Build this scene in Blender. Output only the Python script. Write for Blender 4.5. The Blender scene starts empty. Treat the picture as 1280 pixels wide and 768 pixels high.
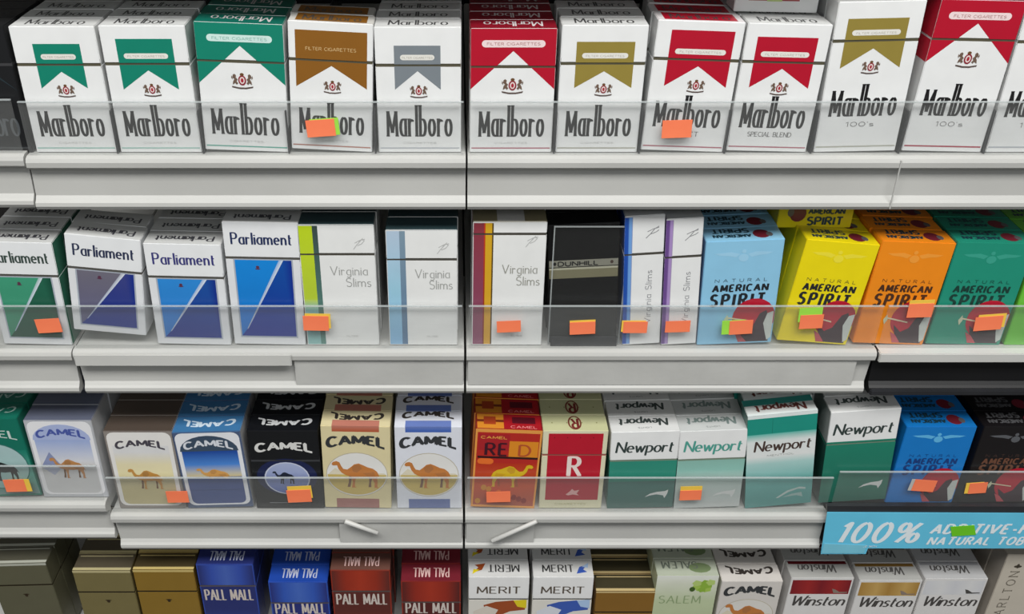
import bpy, bmesh, math, random
from mathutils import Vector, Matrix
from mathutils.geometry import tessellate_polygon
random.seed(7)
SC = bpy.context.scene
COL = SC.collection
# ------------------------------------------------------------------ camera
FPX, PITCH, CX, CY, DIST, CAMZ = 1240.0, math.radians(31), 570.0, 384.0, 0.626, 1.5
cam_d = bpy.data.cameras.new('camera'); cam = bpy.data.objects.new('camera', cam_d); COL.objects.link(cam)
cam_d.sensor_width = 36; cam_d.lens = FPX / 1280 * 36; cam_d.shift_x = (640 - CX) / 1280
cam_d.clip_start = 0.01
cam.location = (0, -DIST, CAMZ); cam.rotation_euler = (math.radians(90) - PITCH, 0, 0)
SC.camera = cam
# ------------------------------------------------------------------ light
w = bpy.data.worlds.new('world'); SC.world = w; w.use_nodes = True
w.node_tree.nodes['Background'].inputs[0].default_value = (0.93, 0.97, 1, 1)
w.node_tree.nodes['Background'].inputs[1].default_value = 0.11
def area(name, loc, target, sx, sy, power, col=(1, 1, 1)):
    l = bpy.data.lights.new(name, 'AREA'); l.shape = 'RECTANGLE'; l.size = sx; l.size_y = sy; l.energy = power; l.color = col
    o = bpy.data.objects.new(name, l); COL.objects.link(o); o.location = loc
    o.rotation_euler = (Vector(target) - Vector(loc)).to_track_quat('-Z', 'Y').to_euler()
    return o
area('ceiling_light_panel', (0.0, -1.0, 2.85), (0, 0.0, 1.1), 2.6, 0.6, 60, (1, 0.99, 0.97))
area('ceiling_light_panel_rear', (0.3, -2.6, 2.7), (0, 0.0, 0.9), 2.6, 0.9, 19, (0.97, 0.99, 1))
SC.view_settings.view_transform = 'Standard'; SC.view_settings.look = 'None'
SC.view_settings.gamma = 1; SC.view_settings.exposure = 0.0; SC.view_settings.use_curve_mapping = False
# ------------------------------------------------------------------ helpers
def lin(h, a=1.0):
    if isinstance(h, tuple): return h
    h = h.lstrip('#'); v = [int(h[i:i+2], 16) / 255 for i in (0, 2, 4)]
    return tuple([c / 12.92 if c <= 0.04045 else ((c + 0.055) / 1.055) ** 2.4 for c in v] + [a])
def mix(a, b, t):
    a, b = lin(a), lin(b); return tuple(a[i] * (1 - t) + b[i] * t for i in range(4))
def at(px, py, Y=0.0):
    """point of the plane y=Y that a pixel of the photograph shows"""
    u = (px - CX) / FPX; v = (CY - py) / FPX; s, c = math.sin(PITCH), math.cos(PITCH)
    t = (Y + DIST) / (c + v * s)
    return u * t, CAMZ + (v * c - s) * t
def nmat(name):
    m = bpy.data.materials.new(name); m.use_nodes = True
    nt = m.node_tree; return m, nt, nt.nodes['Principled BSDF']
def noise_mat(name, col, rough=0.45, var=0.06, scale=40, bump=0.0, metallic=0.0, coat=0.0, bscale=300, spec=0.5):
    m, nt, b = nmat(name)
    tc = nt.nodes.new('ShaderNodeTexCoord'); n = nt.nodes.new('ShaderNodeTexNoise'); n.inputs['Scale'].default_value = scale
    n.inputs['Detail'].default_value = 6
    nt.links.new(tc.outputs['Object'], n.inputs['Vector'])
    r = nt.nodes.new('ShaderNodeValToRGB'); c = lin(col)
    r.color_ramp.elements[0].position = 0.35; r.color_ramp.elements[1].position = 0.65
    r.color_ramp.elements[0].color = tuple(x * (1 - var) for x in c[:3]) + (1,)
    r.color_ramp.elements[1].color = tuple(min(1, x * (1 + var)) for x in c[:3]) + (1,)
    nt.links.new(n.outputs['Fac'], r.inputs['Fac']); nt.links.new(r.outputs['Color'], b.inputs['Base Color'])
    b.inputs['Roughness'].default_value = rough; b.inputs['Metallic'].default_value = metallic
    b.inputs['Coat Weight'].default_value = coat; b.inputs['Coat Roughness'].default_value = 0.12
    b.inputs['Specular IOR Level'].default_value = spec
    if bump:
        n2 = nt.nodes.new('ShaderNodeTexNoise'); n2.inputs['Scale'].default_value = bscale
        nt.links.new(tc.outputs['Object'], n2.inputs['Vector'])
        bp = nt.nodes.new('ShaderNodeBump'); bp.inputs['Strength'].default_value = bump; bp.inputs['Distance'].default_value = 0.001
        nt.links.new(n2.outputs['Fac'], bp.inputs['Height']); nt.links.new(bp.outputs['Normal'], b.inputs['Normal'])
    return m
def attr_mat(name, rough, coat, metallic=0.0, bump=0.1):
    m, nt, b = nmat(name)
    a = nt.nodes.new('ShaderNodeAttribute'); a.attribute_name = 'Col'
    tc = nt.nodes.new('ShaderNodeTexCoord'); n = nt.nodes.new('ShaderNodeTexNoise'); n.inputs['Scale'].default_value = 60
    nt.links.new(tc.outputs['Object'], n.inputs['Vector'])
    mp = nt.nodes.new('ShaderNodeMapRange'); mp.inputs['To Min'].default_value = 0.93; mp.inputs['To Max'].default_value = 1.05
    nt.links.new(n.outputs['Fac'], mp.inputs['Value'])
    mx = nt.nodes.new('ShaderNodeVectorMath'); mx.operation = 'SCALE'
    nt.links.new(a.outputs['Color'], mx.inputs[0]); nt.links.new(mp.outputs['Result'], mx.inputs['Scale'])
    nt.links.new(mx.outputs['Vector'], b.inputs['Base Color'])
    bp = nt.nodes.new('ShaderNodeBump'); bp.inputs['Strength'].default_value = bump; bp.inputs['Distance'].default_value = 0.001
    nt.links.new(n.outputs['Fac'], bp.inputs['Height']); nt.links.new(bp.outputs['Normal'], b.inputs['Normal'])
    b.inputs['Roughness'].default_value = rough; b.inputs['Coat Weight'].default_value = coat
    b.inputs['Coat Roughness'].default_value = 0.15; b.inputs['Metallic'].default_value = metallic
    return m
M_CARD = attr_mat('printed_card_in_film', 0.42, 0.35)
M_FOIL = attr_mat('foil_card', 0.38, 0.3, 0.25, 0.2)
M_SHELF = noise_mat('white_painted_steel', '#c6c6c2', 0.38, 0.03, 12, 0.04)
M_CHAN = noise_mat('grey_white_plastic_channel', '#b3b3af', 0.5, 0.05, 9, 0.05)
M_PAPER = noise_mat('white_paper_strip', '#b9b9b5', 0.7, 0.05, 30, 0.1)
M_DARK = noise_mat('black_painted_steel', '#0c0c0e', 0.5, 0.2, 20)
M_DGREY = noise_mat('dark_grey_plastic', '#2b2c2f', 0.35, 0.15, 20)
M_STICK = noise_mat('fluorescent_orange_paper', '#ff8258', 0.6, 0.05, 50)
M_LIME = noise_mat('fluorescent_lime_paper', '#9fe04a', 0.6, 0.05, 50)
M_YEL = noise_mat('yellow_paper', '#f2c84b', 0.6, 0.05, 50)
M_SIGN = noise_mat('light_blue_card', '#66c6e6', 0.4, 0.04, 30, 0, 0, 0.3)
M_WALL = noise_mat('dark_wall', '#1a1918', 0.8, 0.2, 5)
M_FLOOR = noise_mat('grey_floor', '#5a5853', 0.5, 0.15, 5)
def clear_mat(name, haze, col, col_t=(0.982, 0.985, 0.985, 1)):
    m = bpy.data.materials.new(name); m.use_nodes = True; nt = m.node_tree; nt.nodes.clear()
    out = nt.nodes.new('ShaderNodeOutputMaterial'); tr = nt.nodes.new('ShaderNodeBsdfTransparent')
    tr.inputs[0].default_value = col_t
    df = nt.nodes.new('ShaderNodeBsdfDiffuse'); df.inputs[0].default_value = lin(col)
    gl = nt.nodes.new('ShaderNodeBsdfGlossy'); gl.inputs['Roughness'].default_value = 0.12
    n = nt.nodes.new('ShaderNodeTexNoise'); n.inputs['Scale'].default_value = 15
    mp = nt.nodes.new('ShaderNodeMapRange'); mp.inputs['To Min'].default_value = haze * 0.75; mp.inputs['To Max'].default_value = haze * 1.25
    nt.links.new(n.outputs['Fac'], mp.inputs['Value'])
    m1 = nt.nodes.new('ShaderNodeMixShader'); nt.links.new(mp.outputs['Result'], m1.inputs[0])
    nt.links.new(tr.outputs[0], m1.inputs[1]); nt.links.new(df.outputs[0], m1.inputs[2])
    fw = nt.nodes.new('ShaderNodeLayerWeight'); fw.inputs['Blend'].default_value = 0.12
    fr = nt.nodes.new('ShaderNodeMath'); fr.operation = 'MULTIPLY'; fr.inputs[1].default_value = 0.35; nt.links.new(fw.outputs['Facing'], fr.inputs[0])
    m2 = nt.nodes.new('ShaderNodeMixShader'); nt.links.new(fr.outputs[0], m2.inputs[0])
    nt.links.new(m1.outputs[0], m2.inputs[1]); nt.links.new(gl.outputs[0], m2.inputs[2])
    nt.links.new(m2.outputs[0], out.inputs[0]); return m
M_CLEAR = clear_mat('hazy_clear_acrylic', 0.066, '#c6c8c6')
M_FILM = clear_mat('thin_clear_film', 0.012, '#c6c8c6')
M_RIM = clear_mat('polished_acrylic_edge', 0.42, '#c6cccc')

def link(name, me, parent=None, mats=()):
    o = bpy.data.objects.new(name, me); COL.objects.link(o)
    for m in mats: me.materials.append(m)
    if parent: o.parent = parent
    return o
def tag(o, label=None, cat=None, group=None, kind=None):
    if label: o['label'] = label
    if cat: o['category'] = cat
    if group: o['group'] = group
    if kind: o['kind'] = kind
    return o
def empty(name, loc, rot=(0, 0, 0)):
    o = bpy.data.objects.new(name, None); COL.objects.link(o); o.location = loc; o.rotation_euler = rot
    o.empty_display_size = 0.02; return o
def boxmesh(name, x0, x1, y0, y1, z0, z1, bev=0.0, segs=2):
    bm = bmesh.new(); bmesh.ops.create_cube(bm, size=1)
    for v in bm.verts:
        v.co = Vector(((x0 + x1) / 2 + v.co.x * (x1 - x0), (y0 + y1) / 2 + v.co.y * (y1 - y0), (z0 + z1) / 2 + v.co.z * (z1 - z0)))
    if bev: bmesh.ops.bevel(bm, geom=bm.edges[:], offset=bev, segments=segs, affect='EDGES', clamp_overlap=True)
    me = bpy.data.meshes.new(name); bm.to_mesh(me); bm.free(); return me
def box(name, x0, x1, y0, y1, z0, z1, mat, parent=None, bev=0.0):
    return link(name, boxmesh(name, x0, x1, y0, y1, z0, z1, bev), parent, [mat])
def extrude_profile(name, prof, x0, x1, mat, parent=None, cut=None):
    """prof = closed (y,z) outline swept along x; cut = x offset of the lower end (slanted ends)"""
    bm = bmesh.new(); zs = [p[1] for p in prof]; zt, zb = max(zs), min(zs)
    A, B = [], []
    for y, z in prof:
        t = (zt - z) / (zt - zb); dx0, dx1 = (cut[0] * t, cut[1] * t) if cut else (0, 0)
        A.append(bm.verts.new((x0 + dx0, y, z))); B.append(bm.verts.new((x1 + dx1, y, z)))
    n = len(prof)
    for i in range(n): bm.faces.new((A[i], A[(i+1) % n], B[(i+1) % n], B[i]))
    bm.faces.new(A[::-1]); bm.faces.new(B); bmesh.ops.recalc_face_normals(bm, faces=bm.faces[:])
    me = bpy.data.meshes.new(name); bm.to_mesh(me); bm.free()
    return link(name, me, parent, [mat])

# ------------------------------------------------------------------ lettering (own stroke font)
def arc(cx, cy, rx, ry, a0, a1, n=10):
    return [(cx + rx * math.cos(math.radians(a0 + (a1 - a0) * i / n)), cy + ry * math.sin(math.radians(a0 + (a1 - a0) * i / n))) for i in range(n + 1)]
G = {
'A': (.8, [[(0,0),(.4,1)],[(.4,1),(.8,0)],[(.16,.34),(.64,.34)]]),
'B': (.65, [[(0,0),(0,1)],[(0,1),(.35,1)]+arc(.35,.77,.24,.23,90,-90)+[(0,.54)],[(.3,.54)]+arc(.38,.27,.27,.27,90,-90)+[(0,0)]]),
'C': (.75, [arc(.42,.5,.42,.5,48,312,14)]),
'D': (.75, [[(0,0),(0,1)],[(0,1),(.3,1)]+arc(.3,.5,.44,.5,90,-90,12)+[(0,0)]]),
'E': (.58, [[(0,0),(0,1)],[(0,1),(.56,1)],[(0,.52),(.46,.52)],[(0,0),(.58,0)]]),
'F': (.55, [[(0,0),(0,1)],[(0,1),(.55,1)],[(0,.52),(.44,.52)]]),
'G': (.8, [arc(.42,.5,.42,.5,48,340,14),[(.45,.45),(.8,.45),(.8,.1)]]),
'H': (.7, [[(0,0),(0,1)],[(.7,0),(.7,1)],[(0,.52),(.7,.52)]]),
'I': (.0, [[(0,0),(0,1)]]),
'L': (.52, [[(0,1),(0,0)],[(0,0),(.54,0)]]),
'M': (.9, [[(.02,0),(.06,1)],[(.06,1),(.45,.15)],[(.45,.15),(.84,1)],[(.84,1),(.9,0)]]),
'N': (.75, [[(0,0),(0,1)],[(0,1),(.75,0)],[(.75,0),(.75,1)]]),
'O': (.84, [arc(.42,.5,.42,.5,90,450,20)]),
'P': (.62, [[(0,0),(0,1)],[(0,1),(.35,1)]+arc(.35,.74,.27,.26,90,-90)+[(0,.48)]]),
'R': (.68, [[(0,0),(0,1)],[(0,1),(.35,1)]+arc(.35,.75,.27,.25,90,-90)+[(0,.5)],[(.3,.5),(.68,0)]]),
'S': (.6, [arc(.31,.75,.28,.25,35,220,9)+arc(.31,.26,.3,.26,70,-150,10)]),
'T': (.7, [[(.35,0),(.35,1)],[(0,1),(.7,1)]]),
'U': (.7, [[(0,1),(0,.35)]+arc(.35,.35,.35,.35,180,360)+[(.7,1)]]),
'V': (.8, [[(0,1),(.4,0)],[(.4,0),(.8,1)]]),
'W': (1.1, [[(0,1),(.28,0)],[(.28,0),(.55,.9)],[(.55,.9),(.82,0)],[(.82,0),(1.1,1)]]),
'Y': (.75, [[(0,1),(.37,.5),(.37,0)],[(.37,.5),(.75,1)]]),
'a': (.5, [arc(.26,.3,.26,.3,60,300,10),[(.5,0),(.5,.6)]]),
'b': (.5, [[(0,0),(0,1)],arc(.24,.3,.26,.3,120,-120,10)]),
'e': (.52, [[(.02,.32),(.5,.32)]+arc(.26,.3,.26,.3,5,315,12)]),
'g': (.5, [arc(.26,.3,.26,.3,60,300,10),[(.5,.6),(.5,-.1)]+arc(.25,-.1,.25,.16,0,-150,6)]),
'i': (.0, [[(0,0),(0,.6)],[(0,.76),(0,.84)]]),
'l': (.0, [[(0,0),(0,1)]]),
'm': (.86, [[(0,0),(0,.6)],arc(.215,.38,.215,.22,180,0,6)+[(.43,0)],arc(.645,.38,.215,.22,180,0,6)+[(.86,0)]]),
'n': (.48, [[(0,0),(0,.6)],arc(.24,.36,.24,.24,180,0,7)+[(.48,0)]]),
'o': (.54, [arc(.27,.3,.27,.3,90,450,16)]),
'p': (.5, [[(0,-.3),(0,.6)],arc(.24,.3,.26,.3,120,-120,10)]),
'r': (.36, [[(0,0),(0,.6)],arc(.2,.38,.2,.2,180,40,5)]),
's': (.38, [arc(.2,.45,.18,.15,30,220,7)+arc(.19,.15,.2,.15,70,-150,8)]),
't': (.34, [[(.12,.85),(.12,.12)]+arc(.24,.12,.12,.12,180,300,4),[(0,.6),(.34,.6)]]),
'u': (.48, [[(0,.6),(0,.24)]+arc(.24,.24,.24,.24,180,360,7),[(.48,.6),(.48,0)]]),
'v': (.5, [[(0,.6),(.25,0)],[(.25,0),(.5,.6)]]),
'w': (.78, [[(0,.6),(.2,0)],[(.2,0),(.39,.55)],[(.39,.55),(.58,0)],[(.58,0),(.78,.6)]]),
'1': (.25, [[(0,.8),(.2,1),(.2,0)]]),
'0': (.6, [arc(.3,.5,.3,.5,90,450,18)]),
'%': (1.1, [arc(.22,.76,.2,.23,90,450,12),arc(.86,.24,.2,.23,90,450,12),[(.22,0),(.86,1)]]),
"'": (.0, [[(0,.8),(0,1)]]), '-': (.35, [[(0,.4),(.35,.4)]]), ' ': (.3, []),
}
def stroke_polys(pts, wv, wh, closed=False):
    """convex polygons covering a polyline drawn with an elliptical pen wv wide, wh high"""
    out = []; S = [(x / wv, y / wh) for x, y in pts]
    for i in range(len(S) - 1):
        (x0, y0), (x1, y1) = S[i], S[i+1]; L = math.hypot(x1 - x0, y1 - y0)
        if L < 1e-6: continue
        nx, ny = -(y1 - y0) / L * .5, (x1 - x0) / L * .5
        out.append([(x0 + nx, y0 + ny), (x0 - nx, y0 - ny), (x1 - nx, y1 - ny), (x1 + nx, y1 + ny)])
        if 0 < i: out.append([(x0 + .5 * math.cos(a * math.pi / 3), y0 + .5 * math.sin(a * math.pi / 3)) for a in range(6)])
    return [[(x * wv, y * wh) for x, y in p] for p in out]
def text_polys(s, cx, base, width, cap, wv, wh, serif=0.0, slant=0.0, xh=.6, gap=.22, warp=None, capk=1.0):
    tot = 0; lay = []
    for ch in s:
        g = G[ch]; lay.append((tot, g, ch)); tot += g[0] + gap
    tot -= gap; sx = (width - wv) / max(tot, 1e-6) if tot > 0 else width
    def P(x, y, ch):
        if ch.islower() or ch in "'":
            y = y * xh / .6 if y <= .6 else xh + (y - .6) * (1 - xh) / .4
        else: y *= capk
        X = cx - (width - wv) / 2 + x * sx; Y = base + y * cap
        return (X + slant * (Y - base), Y)
    out = []
    for x0, g, ch in lay:
        for st in g[1]:
            pts = [P(x0 + x, y, ch) for x, y in st]
            out += stroke_polys(pts, wv, wh)
            if serif:
                for e, f in ((pts[0], pts[1]), (pts[-1], pts[-2])):
                    if abs(e[0] - f[0]) < .55 * abs(e[1] - f[1]) + abs(slant * (e[1] - f[1])) and abs(e[1] - f[1]) > .25 * cap:
                        out.append([(e[0] - serif, e[1] - wh * .4), (e[0] + serif, e[1] - wh * .4), (e[0] + serif, e[1] + wh * .4), (e[0] - serif, e[1] + wh * .4)])
    if warp: out = [[warp(x, y) for x, y in p] for p in out]
    return out

# ------------------------------------------------------------------ carton builder (all in millimetres)
EPS = 0.05
SG = 1.3      # width of the gap under the flip lid
class Pack:
    def __init__(s, w, h, d=20.5, seam=None, body='#e6e7e6', lid=None, top=None, side=None, seamcol='#4a4438', foil=False):
        s.w, s.h, s.d = w, h, d; s.seam = None if seam is None else h - seam
        s.body, s.lid = body, lid or body; s.top = top or s.lid; s.side = side; s.foil = foil
        s.seamcol = seamcol; s.art = {}; s.order = []
    # ---- drawing: faces F(ront), T(op), U(psidedown top), L(eft side), R(ight side)
    def pos(s, f, x, y, l):
        e = EPS * l
        if f == 'F': return (x - s.w / 2, -e, y)
        if f == 'T': return (x - s.w / 2, y, s.h + e)
        if f == 'U': return (s.w / 2 - x, s.d - y, s.h + e)
        if f == 'L': return (-s.w / 2 - e, s.d - x, y)
        if f == 'R': return (s.w / 2 + e, x, y)
    def poly(s, part, f, pts, col, l=1, cols=None):
        """convex polygon; cols = colour per vertex"""
        cs = [lin(c) for c in cols] if cols else [lin(col)] * len(pts)
        pieces = [(pts, cs)]
        if f in 'FLR' and s.seam is not None:
            pieces = [p for p in (clip(pts, cs, s.seam, 1), clip(pts, cs, s.seam - SG, -1)) if len(p[0]) > 2]
        a = s.art.setdefault((part, f in 'TU'), []); l = l + (len(a) % 400) * .002
        for p, c in pieces: a.append(([s.pos(f, x, y, l) for x, y in p], c))
    def polys(s, part, f, ps, col, l=1):
        for p in ps: s.poly(part, f, p, col, l)
    def shape(s, part, f, pts, col, l=1):
        """any simple polygon"""
        tr = tessellate_polygon([[Vector((x, y, 0)) for x, y in pts]])
        for t in tr: s.poly(part, f, [pts[i] for i in t], col, l)
    def dims(s, f): return (s.w, s.h) if f == 'F' else ((s.w, s.d) if f in 'TU' else (s.d, s.h))
    def n(s, f, pts):
        W, H = s.dims(f); return [(x * W, y * H) for x, y in pts]
    def rect(s, part, f, x0, y0, x1, y1, col, l=1, c2=None, c3=None):
        p = s.n(f, [(x0, y0), (x1, y0), (x1, y1), (x0, y1)])
        if c2: s.poly(part, f, p, None, l, [col, c3 or col, c2, c2] if not c3 else [col, col, c2, c2])
        else: s.poly(part, f, p, col, l)
    def grad(s, part, f, x0, x1, stops, l=1):
        for (y0, c0), (y1, c1) in zip(stops, stops[1:]): s.rect(part, f, x0, y0, x1, y1, c0, l, c1)
    def hgrad(s, part, f, y0, y1, stops, l=1):
        for (x0, c0), (x1, c1) in zip(stops, stops[1:]):
            s.poly(part, f, s.n(f, [(x0, y0), (x1, y0), (x1, y1), (x0, y1)]), None, l, [c0, c1, c1, c0])
    def ell(s, part, f, cx, cy, rx, ry, col, l=1, n=24, c2=None):
        W, H = s.dims(f); cx, cy = cx * W, cy * H
        pts = [(cx + rx * math.cos(2 * math.pi * i / n), cy + ry * math.sin(2 * math.pi * i / n)) for i in range(n)]
        if c2: s.poly(part, f, pts, None, l, [mix(col, c2, (1 + math.sin(2 * math.pi * i / n)) / 2) for i in range(n)])
        else: s.poly(part, f, pts, col, l)
    def ring(s, part, f, cx, cy, rx, ry, t, col, l=1, n=28):
        W, H = s.dims(f); cx, cy = cx * W, cy * H
        for i in range(n):
            a, b = 2 * math.pi * i / n, 2 * math.pi * (i + 1) / n
            s.poly(part, f, [(cx + rx * math.cos(a), cy + ry * math.sin(a)), (cx + rx * math.cos(b), cy + ry * math.sin(b)),
                             (cx + (rx - t) * math.cos(b), cy + (ry - t) * math.sin(b)), (cx + (rx - t) * math.cos(a), cy + (ry - t) * math.sin(a))], col, l)
    def pill(s, part, f, x0, x1, y, r, col, l=1):
        W, H = s.dims(f); a, b, y = x0 * W + r, x1 * W - r, y * H
        s.poly(part, f, [(b + r * math.cos(t * math.pi / 6 - math.pi / 2), y + r * math.sin(t * math.pi / 6 - math.pi / 2)) for t in range(7)] +
                        [(a - r * math.cos(t * math.pi / 6 - math.pi / 2), y - r * math.sin(t * math.pi / 6 - math.pi / 2)) for t in range(7)], col, l)
    def text(s, f, txt, cx, base, width, cap, col, wv, wh, l=3, part='lettering', warp=None, **k):
        W, H = s.dims(f)
        s.polys(part, f, text_polys(txt, cx * W, base * H, width * W, cap, wv, wh, warp=warp, **k), col, l)
    # ---- meshes
    def build(s, label, group, loc, roll, yaw=0.0):
        root = empty('cigarette_pack', loc, (0, roll, yaw)); tag(root, label, 'pack', group)
        m = M_FOIL if s.foil else M_CARD; k = 0.001
        def carton(name, z0, z1, col, bev=.45, ins=0.0, topcol=None):
            me = boxmesh(name, (-s.w/2 + ins) * k, (s.w/2 - ins) * k, ins * k, (s.d - ins) * k, z0 * k, z1 * k, bev * k, 2)
            ca = me.color_attributes.new('Col', 'FLOAT_COLOR', 'CORNER')
            c, t, sd = lin(col), lin(topcol or col), lin(s.side or col)
            for p in me.polygons:
                cc = t if p.normal.z > .8 else (sd if abs(p.normal.x) > .8 else c)
                for li in p.loop_indices: ca.data[li].color = cc
            return link(name, me, root, [m])
        if s.seam is None: carton('carton', 0, s.h, s.body, topcol=s.top)
        else:
            carton('carton', 0, s.seam - SG, s.body)
            carton('inner_collar', s.seam - 3, s.seam + 3, s.seamcol, 0, .3)
            carton('flip_lid', s.seam, s.h, s.lid, topcol=s.top)
        for (part, up), polys in s.art.items():
            vs, fs, cs = [], [], []
            for p, c in polys:
                fs.append(list(range(len(vs), len(vs) + len(p)))); vs += [(x * k, y * k, z * k) for x, y, z in p]; cs += c
            nm = ('top_' + part) if up else part
            me = bpy.data.meshes.new(nm); me.from_pydata(vs, [], fs)
            ca = me.color_attributes.new('Col', 'FLOAT_COLOR', 'CORNER')
            for i, c in enumerate(cs): ca.data[i].color = c
            o = link(nm, me, root, [m])
        return root
def clip(pts, cs, z, sgn):
    op, oc = [], []
    for i in range(len(pts)):
        a, b = pts[i], pts[(i+1) % len(pts)]; ca, cb = cs[i], cs[(i+1) % len(pts)]
        da, db = (a[1] - z) * sgn, (b[1] - z) * sgn
        if da >= 0: op.append(a); oc.append(ca)
        if (da > 0 > db) or (da < 0 < db):
            t = da / (da - db); op.append((a[0] + (b[0] - a[0]) * t, a[1] + (b[1] - a[1]) * t)); oc.append(mix(ca, cb, t))
    return op, oc
def dup(root, loc, rot, label, skip=()):
    r = root.copy(); COL.objects.link(r); r.location = loc; r.rotation_euler = rot; r['label'] = label
    for ch in root.children:
        if ch.name.split('.')[0] in skip: continue
        c = ch.copy(); COL.objects.link(c); c.parent = r
    return r

# ------------------------------------------------------------------ artwork
WH = '#eaebea'; INK = '#151314'
def crest(p, cx, cy, z=1.0, part='crest'):
    W, H = p.w, p.h; X, Y = cx * W, cy * H
    def e(dx, dy, rx, ry, c, l, n=14):
        p.poly(part, 'F', [(X + z * (dx + rx * math.cos(2*math.pi*i/n)), Y + z * (dy + ry * math.sin(2*math.pi*i/n))) for i in range(n)], c, l)
    e(0, 0, 2.3, 3.0, '#8c2030', 4); e(0, 0, 1.5, 2.1, '#e7d7d2', 5); e(0, 0, .8, 1.3, '#a82436', 6)
    e(0, 3.5, 1.2, .9, '#6b4a2a', 4, 8)
    for sg in (-1, 1):
        P = lambda pts: [(X + z * sg * a, Y + z * b) for a, b in pts]
        p.shape(part, 'F', P([(2.4, -1.8), (3.4, -2.6), (4.0, -1.6), (5.6, -2.6), (5.2, -.6), (4.4, .8), (5.6, 1.6), (5.2, 3.2), (4.2, 3.8), (3.4, 3.0), (3.6, 1.6), (2.6, .6), (3.2, -.6)]), '#6f5a4c', 4)
        p.shape(part, 'F', P([(5.4, .2), (6.2, 1.4), (6.0, 3.0), (5.6, 1.6)]), '#6f5a4c', 4)
    p.shape(part, 'F', [(X + z * a, Y + z * b) for a, b in [(-6.2, -3.4), (-2, -4.2), (2, -4.2), (6.2, -3.4), (6.0, -4.3), (2, -5.1), (-2, -5.1), (-6.0, -4.3)]], '#5a4a44', 4)
def chevron(w, h, col, roof=False, style=None, sub=None, line=None, top='w', topcol=None, frame=None):
    tc = topcol or (col if roof else '#d9dad8')
    p = Pack(w, h, seam=24, body=WH, lid=WH, top=tc, side='#d8d9d8', seamcol='#54503f')
    k = 85.0 / h; up = lambda v: 1 - (1 - v) * k       # artwork keeps its size from the top on longer packs
    if roof:
        for sg in (0, 1):
            f = (lambda x: x) if sg == 0 else (lambda x: 1 - x)
            pts = [(f(.004), up(.535)), (f(.5), up(.83)), (f(.5), .998), (f(.004), .998)]
            p.poly('colour_panel', 'F', p.n('F', pts if sg == 0 else pts[::-1]), col, 1)
        p.poly('colour_panel', 'L', p.n('L', [(0, up(.535)), (1, up(.535)), (1, 1), (0, 1)]), col, 1)
        p.pill('title_pill', 'F', .13, .87, up(.885), 2.3, '#f0dada' if col != '#0a8069' else '#cfe9e2', 2)
        p.text('F', 'FILTER CIGARETTES', .5, up(.885) - .011, .62, 1.7, '#b07a78' if col != '#0a8069' else '#7fb5a8', .25, .25, l=3, part='title_pill')
        cy = up(.55)
        crest(p, .5, up(.565), 1.12)
    else:
        a, b, t, s_, nn = frame or (.235, .79, .868, .525, .655)
        for sg in (0, 1):
            m = (a + b) / 2; e0 = a if sg == 0 else b
            pts = [(e0, up(s_)), (m, up(nn)), (m, up(t)), (e0, up(t))]
            p.poly('colour_panel', 'F', p.n('F', pts if sg == 0 else pts[::-1]), col, 1)
        if style == 'text':
            p.text('F', 'FILTER CIGARETTES', .5, up(.785), .6, 2.0, '#d8b47c', .3, .3, part='title_pill')
        else:
            p.pill('title_pill', 'F', a + .07, b - .07, up(.77), 1.75, '#e6e4dc', 2)
            p.text('F', 'FILTER CIGARETTES', (a+b)/2, up(.77) - .009, (b - a) * .66, 1.2, '#b9b4aa', .18, .18, l=3, part='title_pill')
        crest(p, (a + b) / 2 + .01, up(.51), .92)
    low = .17 if not sub else .23
    low = low * 1.0 if h < 92 else .285
    p.text('F', 'Marlboro', .5, low - .03, .80, 21, INK, 1.95, 1.0, serif=1.15, xh=.56, gap=.36, capk=.80, l=3, part='lettering')
    if sub: p.text('F', sub, .5, low - .105, .55 if len(sub) > 6 else .34, 3.0, '#6b6a68', .42, .35, serif=.3, l=3, part='subtitle')
    else: p.text('F', 'CIGARETTES', .5, .075, .4, 1.1, '#bdbdbb', .15, .15, l=3, part='subtitle')
    if line: p.rect('base_line', 'F', .02, .033, .98, .043, line, 2)
    if topcol and not roof: p.rect('top_panel', 'T', .08, .1, .92, .9, col, 1)
    ink = {'w': '#4a4a4a', 'c': '#e3dcdc'}[top]
    p.text('U' if top == 'c' else 'T', 'Marlboro', .5, .22, .7, 11, ink, 1.1, .6, xh=.6, gap=.2, l=2)
    return p
def dark_chevron(w, h):
    p = Pack(w, h, seam=24, body='#17181a', seamcol='#3c3c3e')
    p.poly('colour_panel', 'F', p.n('F', [(0, .5), (.5, .78), (1, .5), (1, .58), (.5, .86), (0, .58)][:3] + [(.5, .74)]), '#26343a', 1)
    p.text('F', 'Marlboro', .5, .14, .82, 20, '#55595c', 1.7, .8, xh=.6, gap=.2)
    p.rect('base_line', 'F', .02, .035, .98, .045, '#3c4042', 2)
    p.text('U', 'Marlboro', .5, .2, .7, 10, '#303234', 1, .6, l=2)
    return p
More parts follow.
